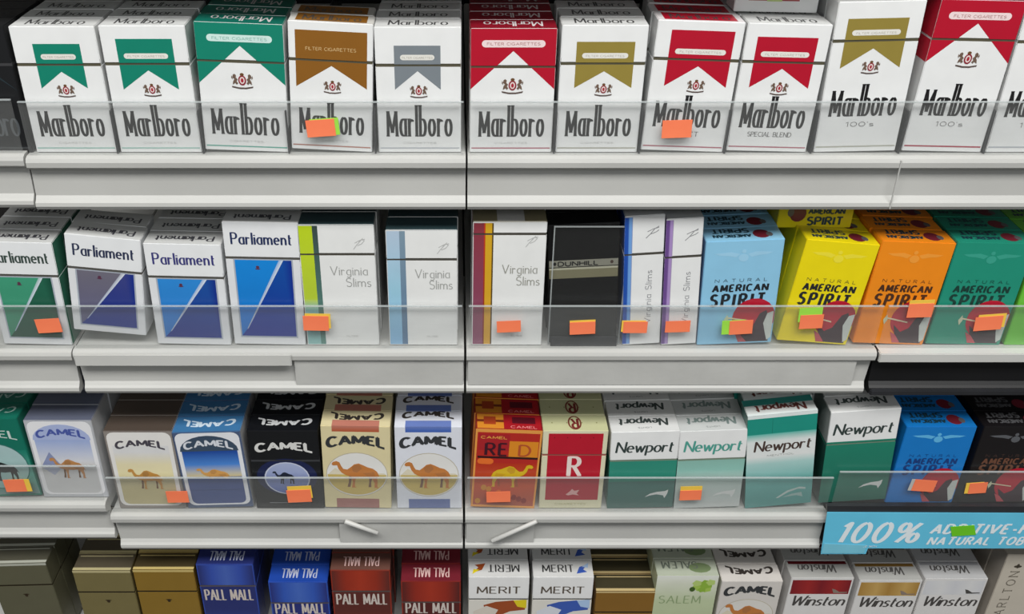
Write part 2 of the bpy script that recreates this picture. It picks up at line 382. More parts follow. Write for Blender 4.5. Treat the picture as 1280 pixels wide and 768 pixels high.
def recessed(w, h, cl, cd, ink='#2a3350', side=None, lidh=26.5):
    p = Pack(w, h, seam=lidh, body='#e2e4e6', lid='#e9ebec', side=side, seamcol='#55534e', top='#c9cac8')
    base, topv = .075, (h - lidh - 2.2) / h
    A, B, C, D = (.12, base), (.88, base), (.88, topv), (.12, topv)
    p.rect('picture_frame', 'F', .1, base - .014, .9, topv + .01, '#aab2bd', 1)
    c2 = mix(cl, cd, .35)
    q = (.74, topv); r_ = (.2, base + .06)
    p.poly('picture', 'F', p.n('F', [A, r_, q, D]), None, 2, [c2, c2, cl, cl])
    p.poly('picture', 'F', p.n('F', [A, B, C, q, r_]), None, 2, [cd, cd, cd, mix(cd, cl, .25), cd])
    p.poly('picture', 'F', p.n('F', [(r_[0], r_[1]), (r_[0] + .012, r_[1]), (q[0] + .03, q[1]), (q[0] - .03, q[1])]), None, 3, ['#a9b6ce', '#a9b6ce', '#dfe6f0', mix(cl, '#dfe6f0', .4)])
    p.ell('small_crest', 'F', .42, topv - .055, 1.3, 1.1, '#5a3048', 3, 8); p.ell('small_crest', 'F', .42, topv - .07, 1.9, .6, '#5a3048', 3, 8)
    p.text('F', 'Parliament', .5, (h - lidh * .62) / h, .82, 8.8, ink, 1.4, .8, serif=.6, xh=.6, gap=.3)
    p.ell('small_crest', 'T', .5, .45, 2.0, 2.2, '#4d4a4a', 2, 8)
    p.text('U', 'Parliament', .5, .42, .78, 7, '#45454b', 1.4, .9, serif=.5, gap=.2, l=2)
    return p
def slims(w, h, strips, seam=23, top='#31464a', txt='#a8a9a6', side='#d9dad9', lidext=None):
    p = Pack(w, h, seam=seam, body='#e9eae8', top=top, side=side, seamcol='#4a4740')
    for x0, x1, stops in strips: p.grad('side_stripe', 'F', x0, x1, stops)
    x = max(s[1] for s in strips); m = (x + 1) / 2
    p.text('F', 'Virginia', m + .01, .60, (1 - x) * .68, 7.0, txt, .7, .6, gap=.25, part='lettering', serif=.3)
    p.text('F', 'Slims', m + .13, .505, (1 - x) * .46, 7.0, txt, .7, .6, gap=.25, part='lettering', serif=.3)
    if seam < 12: p.rect('top_label', 'T', .33, .05, .7, .95, '#c9c8c4', 1)
    X, Y = (x + (1 - x) * .72) * w, h * .845
    for q in ([(X-4, Y-4), (X-2, Y-1), (X+1, Y+2.5), (X+3, Y+5)], [(X-1, Y-1), (X+2, Y+.5), (X+4, Y+3), (X+2, Y+4), (X, Y+2)], [(X-3, Y+1), (X+1, Y+3.4), (X+4.5, Y+4.2)]):
        p.polys('emblem', 'F', stroke_polys(q, .5, .5), '#b9bab8', 2)
    p.text('F', 'FILTER', m, .075, .16, 1.2, '#b0b0ae', .18, .18, part='subtitle')
    return p
def superslim(w, h, c0, c1):
    p = Pack(w, h, seam=30, body='#e9eae9', side=c0, top='#b9bbbb', seamcol='#4a4740')
    p.hgrad('side_stripe', 'F', 0.01, .99, [(0.0, c0), (.09, c0), (.12, c1), (.17, c1), (.2, mix(c0, '#e9eae9', .3))])
    X, Y = w * .68, h * .87
    for q in ([(X-4, Y-4), (X-1, Y-1), (X+2, Y+3), (X+5, Y+5)], [(X-1, Y-1), (X+3, Y+.5), (X+5, Y+2)], [(X-3, Y+1), (X+1, Y+3), (X+5, Y+4)]):
        p.polys('emblem', 'F', stroke_polys(q, .55, .55), '#8f9092', 2)
    ps = text_polys('Virginia Slims', 0, 0, h * .42, 4.2, .45, .45, gap=.25, serif=.3)
    p.polys('lettering', 'F', [[(w * .72 - y, h * .38 + x) for x, y in q] for q in ps], '#8d8e92', 3)
    return p
def black_band(w, h):
    p = Pack(w, h, seam=None, body='#08080a')
    p.rect('silver_band', 'F', 0.01, .655, .99, .71, '#8a897c', 1); p.rect('silver_band', 'F', 0.01, .56, .99, .64, '#7d795f', 1)
    p.rect('silver_band', 'F', 0.01, .632, .99, .648, '#b4b29c', 1)
    p.text('F', 'DUNHILL', .42, .664, .58, 3.4, '#1a1a1a', .9, .8, part='lettering', gap=.25)
    p.ell('lettering', 'F', .09, .683, 1.2, 1.5, '#1a1a1a', 2, 8); p.ell('lettering', 'F', .9, .683, 1.2, 1.5, '#4a3c34', 2, 8)
    return p
def spirit(w, h, col, ink='#20242a', pale=None, dark=False):
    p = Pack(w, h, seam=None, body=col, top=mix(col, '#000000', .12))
    pale = pale or mix(col, '#ffffff', .16)
    k = lambda x, y: (x * w, y * h)
    for sg in (-1, 1):     # winged emblem
        p.shape('winged_emblem', 'F', [k(.5 + sg * a, b) for a, b in [(.05, .875), (.16, .895), (.38, .885), (.3, .865), (.2, .86), (.1, .845)]], pale, 1)
    p.ell('winged_emblem', 'F', .5, .84, 3.6, 3.2, pale, 2, 12); p.ell('winged_emblem', 'F', .5, .9, 1.6, 1.6, pale, 2, 10)
    p.text('F', 'NATURAL', .5, .615, .68, 2.5, ink if not dark else '#4e3a34', .3, .3, gap=.75, part='lettering')
    p.text('F', 'AMERICAN', .5, .525, .74, 5.4, ink, 1.6, 1.2, gap=.45, slant=.06, part='lettering')
    p.text('F', 'SPIRIT', .48, .385, .74, 9.6, ink, 2.3, 1.7, gap=.6, slant=.05, part='lettering')
    # sun disc with a kneeling figure, pipe and feather
    X, Y, r = .72 * w, .26 * h, .27 * w
    disc = [(X + r * 1.05 * math.cos(a), Y + r * 1.1 * math.sin(a)) for a in [i * 2 * math.pi / 22 for i in range(22)]]
    disc = [(min(x, w - .4), y) for x, y in disc]
    p.poly('sun_picture', 'F', disc, '#b5142e', 4)
    p.shape('sun_picture', 'F', [k(a, b) for a, b in [(.5, .2), (.62, .13), (.72, .17), (.8, .3), (.88, .33), (.93, .26), (.95, .02), (.6, .02), (.55, .1)]], '#3c2830', 5)
    p.shape('sun_picture', 'F', [k(a, b) for a, b in [(.86, .2), (.9, .3), (.98, .32), (.98, .06), (.93, .03), (.9, .1)]], '#c9cfc9', 6)
    p.shape('sun_picture', 'F', [k(a, b) for a, b in [(.48, .13), (.56, .1), (.66, .02), (.55, .02)]], '#c05058', 6)
    p.poly('sun_picture', 'F', [k(.36, .262), k(.37, .275), k(.68, .235), k(.68, .222)], '#dccfae', 7)
    p.shape('sun_picture', 'F', [k(a, b) for a, b in [(.33, .25), (.37, .3), (.39, .25), (.36, .2)]], '#c9cfae', 7)
    # top: repeated disc and lettering
    p.ell('sun_picture', 'T', .74, .45, 6.0, 6.5, '#6e1e2c', 1, 14)
    p.ell('sun_picture', 'T', .84, .4, 2.4, 3.5, '#5f5a5c' , 2, 10)
    tk = '#1c3a46' if not dark else '#5a5a5c'
    p.text('U', 'AMERICAN', .64, .55, .5, 4.2, tk, 1.3, 1.1, gap=.25, l=1); p.text('U', 'SPIRIT', .64, .12, .5, 6.0, tk, 1.7, 1.3, gap=.3, l=1)
    return p
CAMEL = [(0,.80),(.03,.87),(.10,.90),(.16,.86),(.19,.74),(.23,.64),(.31,.62),(.38,.70),(.45,.80),(.54,.83),(.63,.77),(.72,.70),(.82,.66),(.90,.56),(.93,.46),(.96,.30),(.92,.40),(.90,.34),
         (.91,.22),(.90,.05),(.93,0),(.84,0),(.85,.16),(.80,.32),(.72,.38),(.60,.36),(.49,.38),(.46,.24),(.45,.04),(.49,0),(.39,0),(.41,.2),(.39,.38),(.29,.42),(.20,.50),(.14,.62),(.11,.76),(.03,.75)]
def camel(p, cx, cy, wd, ht, col, dark, l=4, flip=False, part='camel_picture'):
    f = (lambda x: 1 - x) if flip else (lambda x: x)
    K = lambda q: [(cx * p.w + (f(x) - .5) * wd, cy * p.h + (y - .5) * ht) for x, y in q]
    p.shape(part, 'F', K([(.34,.4),(.4,.4),(.38,.2),(.36,.02),(.30,.02),(.33,.2)]), dark, l)
    p.shape(part, 'F', K([(.74,.42),(.82,.42),(.78,.2),(.78,.02),(.72,.02),(.74,.2)]), dark, l)
    p.shape(part, 'F', K(CAMEL), col, l + 1)
    p.shape(part, 'F', K([(.40,.70),(.47,.78),(.56,.78),(.60,.66),(.5,.52),(.42,.56)]), mix(col, dark, .35), l + 2)
    p.shape(part, 'F', K([(.62,.5),(.84,.55),(.86,.42),(.7,.40)]), mix(col, dark, .3), l + 2)
def arched(p, f, cx, base, width, cap, col, wv, wh, amp, l=4, part='lettering', stretch=.35, **k):
    W, H = p.dims(f); cxm, bm_, wm = cx * W, base * H, width * W
    def wp(x, y):
        t = (x - cxm) / (wm / 2); y2 = bm_ + (y - bm_) * (1 + stretch * (t * t - .5))
        return (x, y2 + amp * (1 - t * t) - (amp * .15))
    p.text(f, 'CAMEL', cx, base, width, cap, col, wv, wh, l=l, part=part, warp=wp, serif=k.get('serif', .9), gap=.24)
def camel_scene(w, h, body, top, sky, skyt, sand, txt, tcol, border='#e8e8ea', arch_bg=None, mount=False, toptext=None, low=False, ccol='#b98450'):
    p = Pack(w, h, seam=None, body=body, top=top, side='#c9c9c9')
    R_ = 5
    def rr(x0, y0, x1, y1, r, col, l, c2=None):
        a, b, c, d = x0*w, y0*h, x1*w, y1*h; pts = []
        for (X, Y, s0) in ((c-r, d-r, 0), (a+r, d-r, 90), (a+r, b+r, 180), (c-r, b+r, 270)):
            pts += [(X + r*math.cos(math.radians(s0+t)), Y + r*math.sin(math.radians(s0+t))) for t in (0, 22, 45, 67, 90)]
        if c2: p.poly('picture', 'F', pts, None, l, [mix(col, c2, max(0, min(1, (y - b) / (d - b)))) for x, y in pts])
        else: p.poly('picture', 'F', pts, col, l)
    rr(.03, .04, .97, .985, 6, border, 1)
    p.grad('picture', 'F', .09, .91, [(.40, skyt[0]), (.58, skyt[1]), (.74, skyt[2]), (.82, skyt[2])], 2)
    rr(.09, .06, .91, .42, 5, sand, 2)
    p.grad('picture', 'F', .09, .91, [(.25, sand), (.42, mix(sand, '#8f8f90', .25))], 3)
    if mount:
        p.shape('picture', 'F', [(x*w, y*h) for x, y in [(.1, .42), (.26, .6), (.4, .42)]], '#8791b5', 3)
        p.shape('picture', 'F', [(x*w, y*h) for x, y in [(.1, .4), (.26, .3), (.4, .4)]], '#a9afc2', 4)
    if arch_bg:
        pts = [(.5 + .43 * math.cos(math.radians(a)), .755 + .195 * math.sin(math.radians(a))) for a in range(0, 181, 15)]
        p.poly('picture', 'F', p.n('F', pts), arch_bg, 3)
    arched(p, 'F', .5, .78, .74, 6.3, tcol, 2.2, 1.4, 4.2, l=5, serif=.5)
    if low: camel(p, .5, .45, 28, 17, ccol, '#8a5a34', 5); p.rect('picture', 'F', .09, .25, .91, .395, sand, 9)
    else: camel(p, .5, .41, 29, 24, ccol, '#6f4f33', 5)
    if toptext:
        arched(p, 'U', .5, .22, .8, 6.5, toptext, 2.4, 1.5, 5.0, l=2, part='lettering')
    return p
def camel_round(w, h, body, band, sky='#e3e2de', plain=False, tf='U'):
    p = Pack(w, h, seam=None, body=body, top=body)
    if not plain: p.rect('colour_band', 'F', .16, .935, .84, 1.0, band, 1, mix(band, '#ffffff', .12)); p.rect('colour_band', 'T', .16, 0, .84, .38, mix(band, '#ffffff', .12), 1)
    p.rect('foot_band', 'F', .18, 0.005, .82, .12, mix(band, '#8a8a90', .45), 1)
    arched(p, 'F', .5, .745, .88, 9.0, '#34373a', 3.3, 2.0, 5.5, l=4, serif=.6)
    p.ell('roundel', 'F', .5, .42, w * .455, h * .27, '#b9b09a', 1, 32)
    p.ell('roundel', 'F', .5, .42, w * .445, h * .262, sky, 2, 32)
    n = 20; X, Y, rx, ry = .5*w, .42*h, w*.435, h*.25
    p.poly('roundel', 'F', [(X + rx*math.cos(math.radians(180 + 180*i/n)), Y + ry*math.sin(math.radians(180+180*i/n))) for i in range(n+1)], '#c9b368', 3)
    p.shape('roundel', 'F', [(x*w, y*h) for x, y in [(.07, .42), (.18, .5), (.3, .44), (.9, .44), (.93, .42)]], '#d8d0b8', 3)
    camel(p, .5, .44, w * .74, 31, '#c07a3c', '#7a5a44', 4)
    arched(p, tf, .5, .15 if tf == 'U' else .52, .8, 6.5, '#3a3430', 2.6, 1.8, 4.5, l=2, serif=.5)
    return p
def camel_black(w, h):
    p = Pack(w, h, seam=30, body='#101216', lid='#0f1115', top='#0d0f14', seamcol='#3a3c40')
    p.ell('roundel', 'F', .5, .42, w*.44, 19, '#16204a', 1, 28)
    p.ell('roundel', 'F', .5, .40, w*.33, 17, '#c4cadc', 2, 28); p.ell('roundel', 'F', .5, .40, w*.31, 16, '#5a6ba8', 3, 28, c2='#a9b4d4')
    camel(p, .46, .42, 19, 15, '#1c2436', '#1c2436', 4)
    arched(p, 'F', .5, .735, .84, 7.5, '#d9d9d6', 2.9, 1.8, 4.0, l=4, serif=.6)
    arched(p, 'U', .5, .22, .8, 6.5, '#c9cbcc', 2.6, 1.7, 4.0, l=2, serif=.5)
    p.rect('base_line', 'F', .2, .075, .8, .082, '#8a8c90', 2)
    return p
def camel_green(w, h):
    p = Pack(w, h, seam=None, body='#0c6f5c', top='#0c6a58')
    p.grad('picture', 'F', .02, .98, [(.03, '#6e8a86'), (.3, '#4f9c8c'), (.6, '#0f7a66')], 1)
    p.ell('roundel', 'F', .5, .40, w*.45, 24, '#2c6e66', 2, 28); p.ell('roundel', 'F', .5, .40, w*.435, 23, '#8fb5b0', 3, 28, c2='#a9c4c4')
    camel(p, .5, .36, 32, 24, '#1a2422', '#101816', 4)
    arched(p, 'F', .5, .74, .84, 7.0, '#c9d9d4', 2.0, 1.0, 4.0, l=4)
    arched(p, 'U', .5, .22, .8, 6.5, '#a9c4bc', 1.7, 1.0, 4.0, l=2)
    return p
def red_poster(w, h):
    p = Pack(w, h, seam=None, body='#d9692a', top='#8a1c22')
    p.rect('picture', 'F', .0, .0, 1, 1, '#e39a48', 1)
    p.rect('picture', 'F', .03, .03, .97, .96, '#b5271f', 2)
    p.grad('picture', 'F', .03, .97, [(.03, '#a8503a'), (.3, '#c4512a'), (.58, '#b83018')], 3)
    p.rect('picture', 'F', .05, .74, .52, .94, '#a81f26', 4); p.rect('picture', 'F', .52, .66, .96, .86, '#dd8a22', 4)
    p.rect('picture', 'F', .05, .64, .97, .665, '#2c1014', 5)
    p.text('F', 'CAMEL', .28, .885, .4, 2.4, '#e8a84a', .6, .5, part='lettering', l=6)
    p.text('F', 'RE', .33, .68, .36, 12, '#3c1020', 2.4, 1.6, part='lettering', l=6, gap=.35)
    p.text('F', 'D', .76, .68, .2, 11, '#b5502a', 2.0, 1.4, part='lettering', l=6)
    p.pill('sunburst', 'F', .05, .3, .6, 3, '#e8702a', 6)
    camel(p, .58, .44, 36, 27, '#d6b21e', '#a8501e', 7, flip=True)
    for i in range(9):
        x, y = .1 + .8 * ((i * 37) % 10) / 10, .08 + .2 * ((i * 53) % 10) / 10
        p.ell('sunburst', 'F', x, y, 2.4, 3.2, ['#c98a2a', '#8a2418', '#d6702a'][i % 3], 5, 7)
    for x0, x1, c in ((.02, .42, '#d98a2a'), (.42, .98, '#a81822')): p.rect('picture', 'T', x0, .05, x1, .95, c, 1)
    p.rect('picture', 'T', .02, .45, .42, .6, '#7a3018', 2); p.rect('picture', 'T', .12, .3, .3, .8, '#a8401e', 2)
    p.rect('picture', 'T', .55, .4, .9, .8, '#5a1020', 2); p.text('T', 'CAMEL', .72, .1, .4, 3.0, '#e88a8a', .6, .5, l=3)
    return p
def r_pack(w, h):
    p = Pack(w, h, seam=24, body='#dcd8b8', top='#c6c79a', seamcol='#9a5a50')
    p.rect('red_panel', 'F', .09, .115, .93, .965, '#b8152c', 1); p.rect('red_panel', 'F', .09, .115, .93, .40, '#ad1c2e', 2)
    p.text('F', 'R', .52, .44, .24, 19, '#ecdcd4', 3.6, 2.2, serif=1.6, l=3, part='lettering')
    X, Y = .53 * w, .2 * h
    p.shape('emblem', 'F', [(X-6, Y-1), (X-3, Y+2), (X-1, Y+5), (X+1, Y+3), (X+5, Y+4), (X+3, Y), (X+5, Y-2), (X, Y-1), (X-4, Y-2)], '#d9a8a4', 3)
    for i in range(4): p.ell('emblem', 'F', .18 + .2 * i, .915, .5, .5, '#6a0f1c', 3, 6)
    p.text('F', 'CIGARETTES', .5, .05, .5, 1.8, '#b9b48c', .3, .3, part='subtitle')
    p.text('U', 'R', .5, .25, .13, 12, '#7a2a2a', 2.0, 1.5, l=3, part='emblem'); p.ring('emblem', 'T', .5, .5, 5.5, 9, 1.3, '#7a3a30', 2, 20)
    for i in range(4): p.ell('emblem', 'T', .15 + .23 * i, .5, .6, .8, '#8a8a5a', 2, 6)
    return p
def swoosh(p, cx, cy, z, col='#d7dad8', part='swoosh'):
    X, Y = cx * p.w, cy * p.h
    p.shape(part, 'F', [(X + a*z, Y + b*z) for a, b in [(-9, -2), (-5, 1.4), (0, 3), (6, 3.6), (8.5, 5), (8, 1), (6, -3.4), (5, -.6), (0, .6), (-5, -.4)]], col, 4)
def two_tone(w, h, green, txt='#33403e', lid=WH, lidv=29, side=None, grad=None, top='#dcdddb', sw=True, ink2=None):
    p = Pack(w, h, seam=lidv, body=green, lid=lid, top=top, side=side, seamcol='#7a8a78')
    if grad: p.grad('colour_panel', 'F', .0, 1, grad, 1)
    p.text('F', 'Newport', .5, (h - lidv * .72) / h, .86, 10.5, txt, 1.75, 1.0, serif=.5, slant=.12, xh=.62, gap=.2)
    p.text('U', 'Newport', .5, .2, .74, 8.5, ink2 or '#3f4846', 1.9, 1.2, serif=.5, slant=.1, gap=.2, l=2)
    p.text('U', 'LIGHTS', .5, .72, .2, 1.6, '#8a908e', .3, .3, l=2, part='subtitle')
    if sw: swoosh(p, .74, .17, 1.1)
    if side: p.rect('side_cap', 'L', 0, p.seam / h + .008, 1, 1, '#a9adab', 1)
    return p
def teal_long(w, h):
    p = Pack(w, h, seam=None, body='#2c8a7a', top='#dfe3e0', side='#2a6a60')
    p.rect('colour_panel', 'F', 0, .80, 1, .965, '#1c9080', 1)
    p.rect('colour_panel', 'F', .36, .80, .365, .965, '#126a5c', 2)
    p.grad('colour_panel', 'F', 0, 1, [(0, '#4e8f8a'), (.3, '#6fb0aa'), (.48, '#a9d0cc'), (.56, '#e3e6e4'), (.72, '#dfe5e3'), (.80, '#5fb8ac')], 1)
    p.rect('colour_panel', 'F', 0, .965, 1, 1, '#dfe8e6', 1)
    p.text('F', 'Newport', .52, .62, .84, 10, '#4a3a34', 1.7, 1.0, serif=.5, slant=.12, xh=.62, gap=.2)
    p.text('F', 'MENTHOL', .5, .56, .4, 1.6, '#a0a8a4', .3, .3, part='subtitle')
    p.rect('colour_panel', 'T', 0, .0, 1, .12, '#dfe8e6', 1); p.rect('colour_panel', 'T', 0, .62, 1, 1, '#3a9a90', 1)
    p.text('U', 'Newport', .5, .42, .74, 8.5, '#6a3a34', 1.9, 1.2, serif=.5, gap=.2, l=2)
    X, Y = .7 * w, .12 * h
    p.shape('swoosh', 'F', [(X + a, Y + b) for a, b in [(-13, -3), (-4, 4), (6, 7), (11, 6), (11, 4), (5, 5), (-3, 2), (-11, -3.4)]], '#b4c4c0', 3)
    p.shape('swoosh', 'F', [(X + a, Y + b) for a, b in [(-8, -3), (0, 0), (8, 1), (9, -4), (4, -2)]], '#9ab4b0', 3)
    return p
def pall(w, h, cm, cd, txt='#cfc4bc', top=None):
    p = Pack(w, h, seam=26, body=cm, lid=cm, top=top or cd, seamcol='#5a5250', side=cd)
    s_ = p.seam / h + .005
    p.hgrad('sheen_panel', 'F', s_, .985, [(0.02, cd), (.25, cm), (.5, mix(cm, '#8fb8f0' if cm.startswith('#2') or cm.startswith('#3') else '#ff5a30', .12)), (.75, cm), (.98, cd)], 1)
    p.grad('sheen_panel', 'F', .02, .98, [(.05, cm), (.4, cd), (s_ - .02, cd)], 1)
    p.text('F', 'PALL MALL', .5, p.seam / h - .19, .88, 12.5, txt, 1.7, 1.1, serif=.7, gap=.28)
    p.text('U', 'PALL MALL', .5, .25, .62, 10.5, mix(txt, '#9ac0ff' if cm.startswith('#2') or cm.startswith('#3') else '#ffb0b0', .4), 1.1, .8, serif=.5, gap=.25, l=2)
    return p
def merit(w, h, ca, cb, cc, upright=False):
    p = Pack(w, h, seam=27, body='#e0ddd4', lid='#ebebea', top='#d5d5d3', seamcol='#6a6a68')
    p.text('F', 'MERIT', .5, (h - 20) / h, .74, 8.0, '#5b5146', 1.5, .85, serif=.8, gap=.26)
    s_ = p.seam
    p.shape('sweep_picture', 'F', [(w * a, s_ + b) for a, b in [(.25, -8), (.45, -4), (.75, -2), (.95, -1.5), (.95, -14), (.7, -16), (.5, -22), (.3, -18)]], ca, 2)
    p.shape('sweep_picture', 'F', [(w * a, s_ + b) for a, b in [(.75, -2), (.97, -1), (.97, -12), (.82, -10)]], cb, 3)
    p.shape('sweep_picture', 'F', [(w * a, s_ + b) for a, b in [(.08, -16), (.3, -9), (.5, -14), (.4, -26), (.1, -28)]], cc, 3)
    f = 'T' if upright else 'U'
    p.text(f, 'MERIT', .42, .3, .54, 8.0, '#3a3a3a', 1.3, .8, serif=.6, gap=.26, l=2)
    W = w; a = .72 if upright else .72
    p.shape('sweep_picture', f, [(W * x, y) for x, y in [(a, 4), (a + .06, 12), (a + .2, 15), (a + .12, 9), (a + .18, 6)]], ca, 2)
    p.shape('sweep_picture', f, [(W * x, y) for x, y in [(a + .1, 12), (a + .22, 17), (a + .2, 11)]], cb, 3)
    return p
def plain_foil(w, h, c, lidtop, top):
    p = Pack(w, h, seam=26, body=c, lid=c, top=top, seamcol='#2c2414', foil=True)
    p.rect('front_edge', 'F', .0, .97, 1, .998, lidtop, 1); p.rect('front_edge', 'T', .0, .03, 1, .18, lidtop, 1)
    Y = p.seam / h - .14
    p.ell('small_crest', 'F', .5, Y, 1.5, 1.8, '#3a2c1c', 2, 8); p.ell('small_crest', 'F', .5, Y + .015, 3.0, .7, '#3a2c1c', 2, 8)
    p.rect('front_edge', 'T', .04, .82, .96, .88, lidtop, 1)
    return p
def leafy(w, h):
    p = Pack(w, h, seam=None, body='#c9d3b0', top='#b4bba8')
    p.grad('picture', 'F', .0, 1, [(0, '#b4c09a'), (.6, '#bcc8a2'), (.88, '#d6dac8'), (1, '#e6e8e0')], 1)
    for i, (dx, dy, r) in enumerate([(0, 0, 6), (5, 2.5, 6), (-3, 4, 4), (6, -3, 4.5), (2, -4, 3.5), (9, 5, 4)]):
        X, Y = .72 * w + dx, .83 * h + dy
        p.shape('leaf_picture', 'F', [(X + r * (1 + .25 * (k % 2)) * math.cos(k * .63) * .9, Y + r * (1 + .25 * (k % 2)) * .8 * math.sin(k * .63)) for k in range(10)], ['#a3c254', '#8cb23e', '#b4cc74'][i % 3], 2 + i % 3)
    p.ell('leaf_picture', 'F', .60, .79, 2.6, 3.0, '#3c5a1e', 6, 9)
    p.text('F', 'SALEM', .42, .57, .7, 9, '#8fa278', 1.1, .7, serif=.5, gap=.28)
    p.text('U', 'SALEM', .6, .2, .6, 8, '#6c7468', 1.4, .8, serif=.5, gap=.25, l=2)
    p.ell('leaf_picture', 'T', .72, .45, 10, 6, '#75875f', 1, 12)
    return p
def winston(w, h, c, c2, top='#b0b0ac', bird=False):
    p = Pack(w, h, seam=None, body='#dcdad8', top=top)
    p.hgrad('colour_block', 'F', .74, .965, [(.03, c), (.3, c2), (.5, c), (.75, c2), (.97, c)], 1)
    p.rect('colour_block', 'T', .03, .80, .97, .97, mix(c, '#101010', .5), 1)
    p.text('F', 'Winston', .5, .555, .88, 12, '#474442', 2.0, 1.0, serif=.5, slant=.25, xh=.6, gap=.2)
    X, Y = .8 * w, .775 * h
    p.shape('eagle_emblem', 'F', [(X + a, Y + b) for a, b in [(-6, 4), (-3, 3), (1, 0), (8, 0), (8, -1), (1, -1.4), (-4, -1.4)]], '#8a7a70' if not bird else '#4a4846', 3)
    p.text('U', 'Winston', .52, .25, .62, 9, '#565452', 1.35, .7, serif=.5, slant=.2, gap=.2, l=2)
    return p
def tall_text(w, h):
    p = Pack(w, h, seam=None, body='#c4bcae', top='#b8b0a2', side='#a39b90')
    ps = text_polys('CARLTON', 0, 0, h * .62, 7.5, .9, .7, serif=.8, gap=.5)
    p.polys('lettering', 'F', [[(.3 * w - y, h * .50 + x) for x, y in q] for q in ps], '#6a6458', 3)
    p.ell('emblem', 'F', .24, .865, 3.6, 1.6, '#4a4238', 2, 8); p.ell('emblem', 'F', .24, .87, 1.4, 2.8, '#4a4238', 2, 8)
    p.ell('emblem', 'F', .7, .93, 4, 3, '#5a2c24', 2, 10)
    return p
def back_face(w, h):
    p = Pack(w, h, seam=None, body='#e8e9e8')
    for x in (.27, .66):
        p.rect('lettering', 'F', x - .11, .085, x + .11, .115, '#b04a50', 2); p.text('F', 'CIGARETTES', x, .13, .2, 1.5, '#c9a09c', .25, .25, part='lettering')
    p.rect('lime_patch', 'F', .38, .08, .56, .5, '#c2d48a', 3)
    for x in (.28, .68): p.rect('lettering', 'F', x - .09, .155, x + .09, .18, '#a9c9c0', 2)
    return p

# ------------------------------------------------------------------ setting
GX0, GX1 = -0.75, 0.95
tag(box('wall_back', GX0 - .6, GX1 + .6, .46, .50, 0, 2.6, M_WALL), kind='structure')
tag(box('floor', -3, 3, -3.5, .5, -0.02, 0, M_FLOOR), kind='structure')
# shelf heights from the photograph
ZS = {1: at(570, 191)[1], 2: at(570, 432)[1], 3: at(570, 636)[1]}
ZS[4] = 2 * ZS[3] - ZS[2] + 0.005
ROWN = {1: 'top', 2: 'second', 3: 'third', 4: 'bottom'}
LIP = 0.038
def channel_profile(z, yo=0.0, lip=0.0085):
    """price channel seen from its end: rounded top rail, hollow face, bottom bead"""
    y0 = -0.0065 + yo
    return [(0.0, z), (y0 + .001, z), (y0 - .0018, z - .0012), (y0 - .003, z - .0035), (y0 - .003, z - lip + .0015), (y0 - .0015, z - lip), (y0 + .0022, z - lip - .0008),
            (y0 + .0026, z - lip - .004), (y0 + .0012, z - .029), (y0 - .0008, z - .0315), (y0 - .0026, z - .033), (y0 - .0032, z - .0355), (y0 - .002, z - LIP), (0.0, z - LIP)]
def shelf(row, x0, x1, label, z=None, mat=None, cut=None, guard=True, gx=None, depth=.40, group=None):
    z = ZS[row] if z is None else z
    r = empty('shelf', ((x0 + x1) / 2, 0, z)); tag(r, label, 'shelf', group or 'shelves of the display rack')
    L = lambda o: (setattr(o, 'location', (-(x0 + x1) / 2, 0, -z)), o)[1]
    L(box('deck', x0, x1, 0.0005, depth, z - .012, z - .0004, M_SHELF if mat is None else M_DARK, r, .0008))
    L(extrude_profile('price_channel', channel_profile(z), x0, x1, mat or M_CHAN, r, cut))
    if guard:
        g0, g1 = gx or (x0 + .0015, x1 - .0015)
        L(box('clear_guard', g0, g1, -.0042, -.0030, z + .0003, z + .0362, M_CLEAR, r, .0003))
        L(box('guard_rim', g0, g1, -.0046, -.0028, z + .0363, z + .0372, M_RIM, r, .0002))
    return r
PXX = lambda row, px: at(px, {1: 191, 2: 432, 3: 636, 4: 760}[row])[0]
SECT = {}
X = lambda r, p: PXX(r, p)
SECT[(1, 0)] = shelf(1, X(1, -90), X(1, 35), 'short left end of the top grey-white shelf with clear front guard', z=ZS[1] + .0015)
SECT[(1, 1)] = shelf(1, X(1, 37), X(1, 582), 'left bay of top shelf carrying green, brown and grey flag packs')
SECT[(1, 2)] = shelf(1, X(1, 584.5), X(1, 1460), 'right bay of top shelf carrying red and gold flag packs')
SECT[(2, 0)] = shelf(2, X(2, -110), X(2, 93), 'short left end of second shelf under the green diagonal-picture pack', gx=(X(2, -108), X(2, 95)))
SECT[(2, 1)] = shelf(2, X(2, 94.5), X(2, 580), 'left bay of second shelf under blue diagonal-picture packs', cut=(.004, 0))
SECT[(2, 2)] = shelf(2, X(2, 583), X(2, 1092), 'right bay of second shelf under black, light blue and yellow packs', cut=(0, -.004))
SECT[(2, 3)] = shelf(2, X(2, 1092.6), X(2, 1480), 'black right end of second shelf whose price channel is missing', mat=M_DARK)
SECT[(3, 0)] = shelf(3, X(3, -120), X(3, 138), 'short raised left end of third shelf under silver camel pack', z=at(570, 622)[1], cut=(0, .003))
SECT[(3, 1)] = shelf(3, X(3, 141), X(3, 578.5), 'left bay of third shelf with a fallen white stick on its channel', cut=(.004, 0))
SECT[(3, 2)] = shelf(3, X(3, 581.5), X(3, 1032), 'right bay of third shelf under white and green packs', cut=(0, -.002))
SECT[(3, 3)] = shelf(3, X(3, 1033), X(3, 1500), 'dark right end of third shelf behind the blue sign', z=at(570, 629)[1], mat=M_DARK)
SECT[(4, 1)] = shelf(4, X(4, -160), X(4, 576), 'left bay of the lowest shelf under foil and blue packs', guard=False)
SECT[(4, 2)] = shelf(4, X(4, 579), X(4, 1560), 'right bay of the lowest shelf under white and red packs', guard=False)
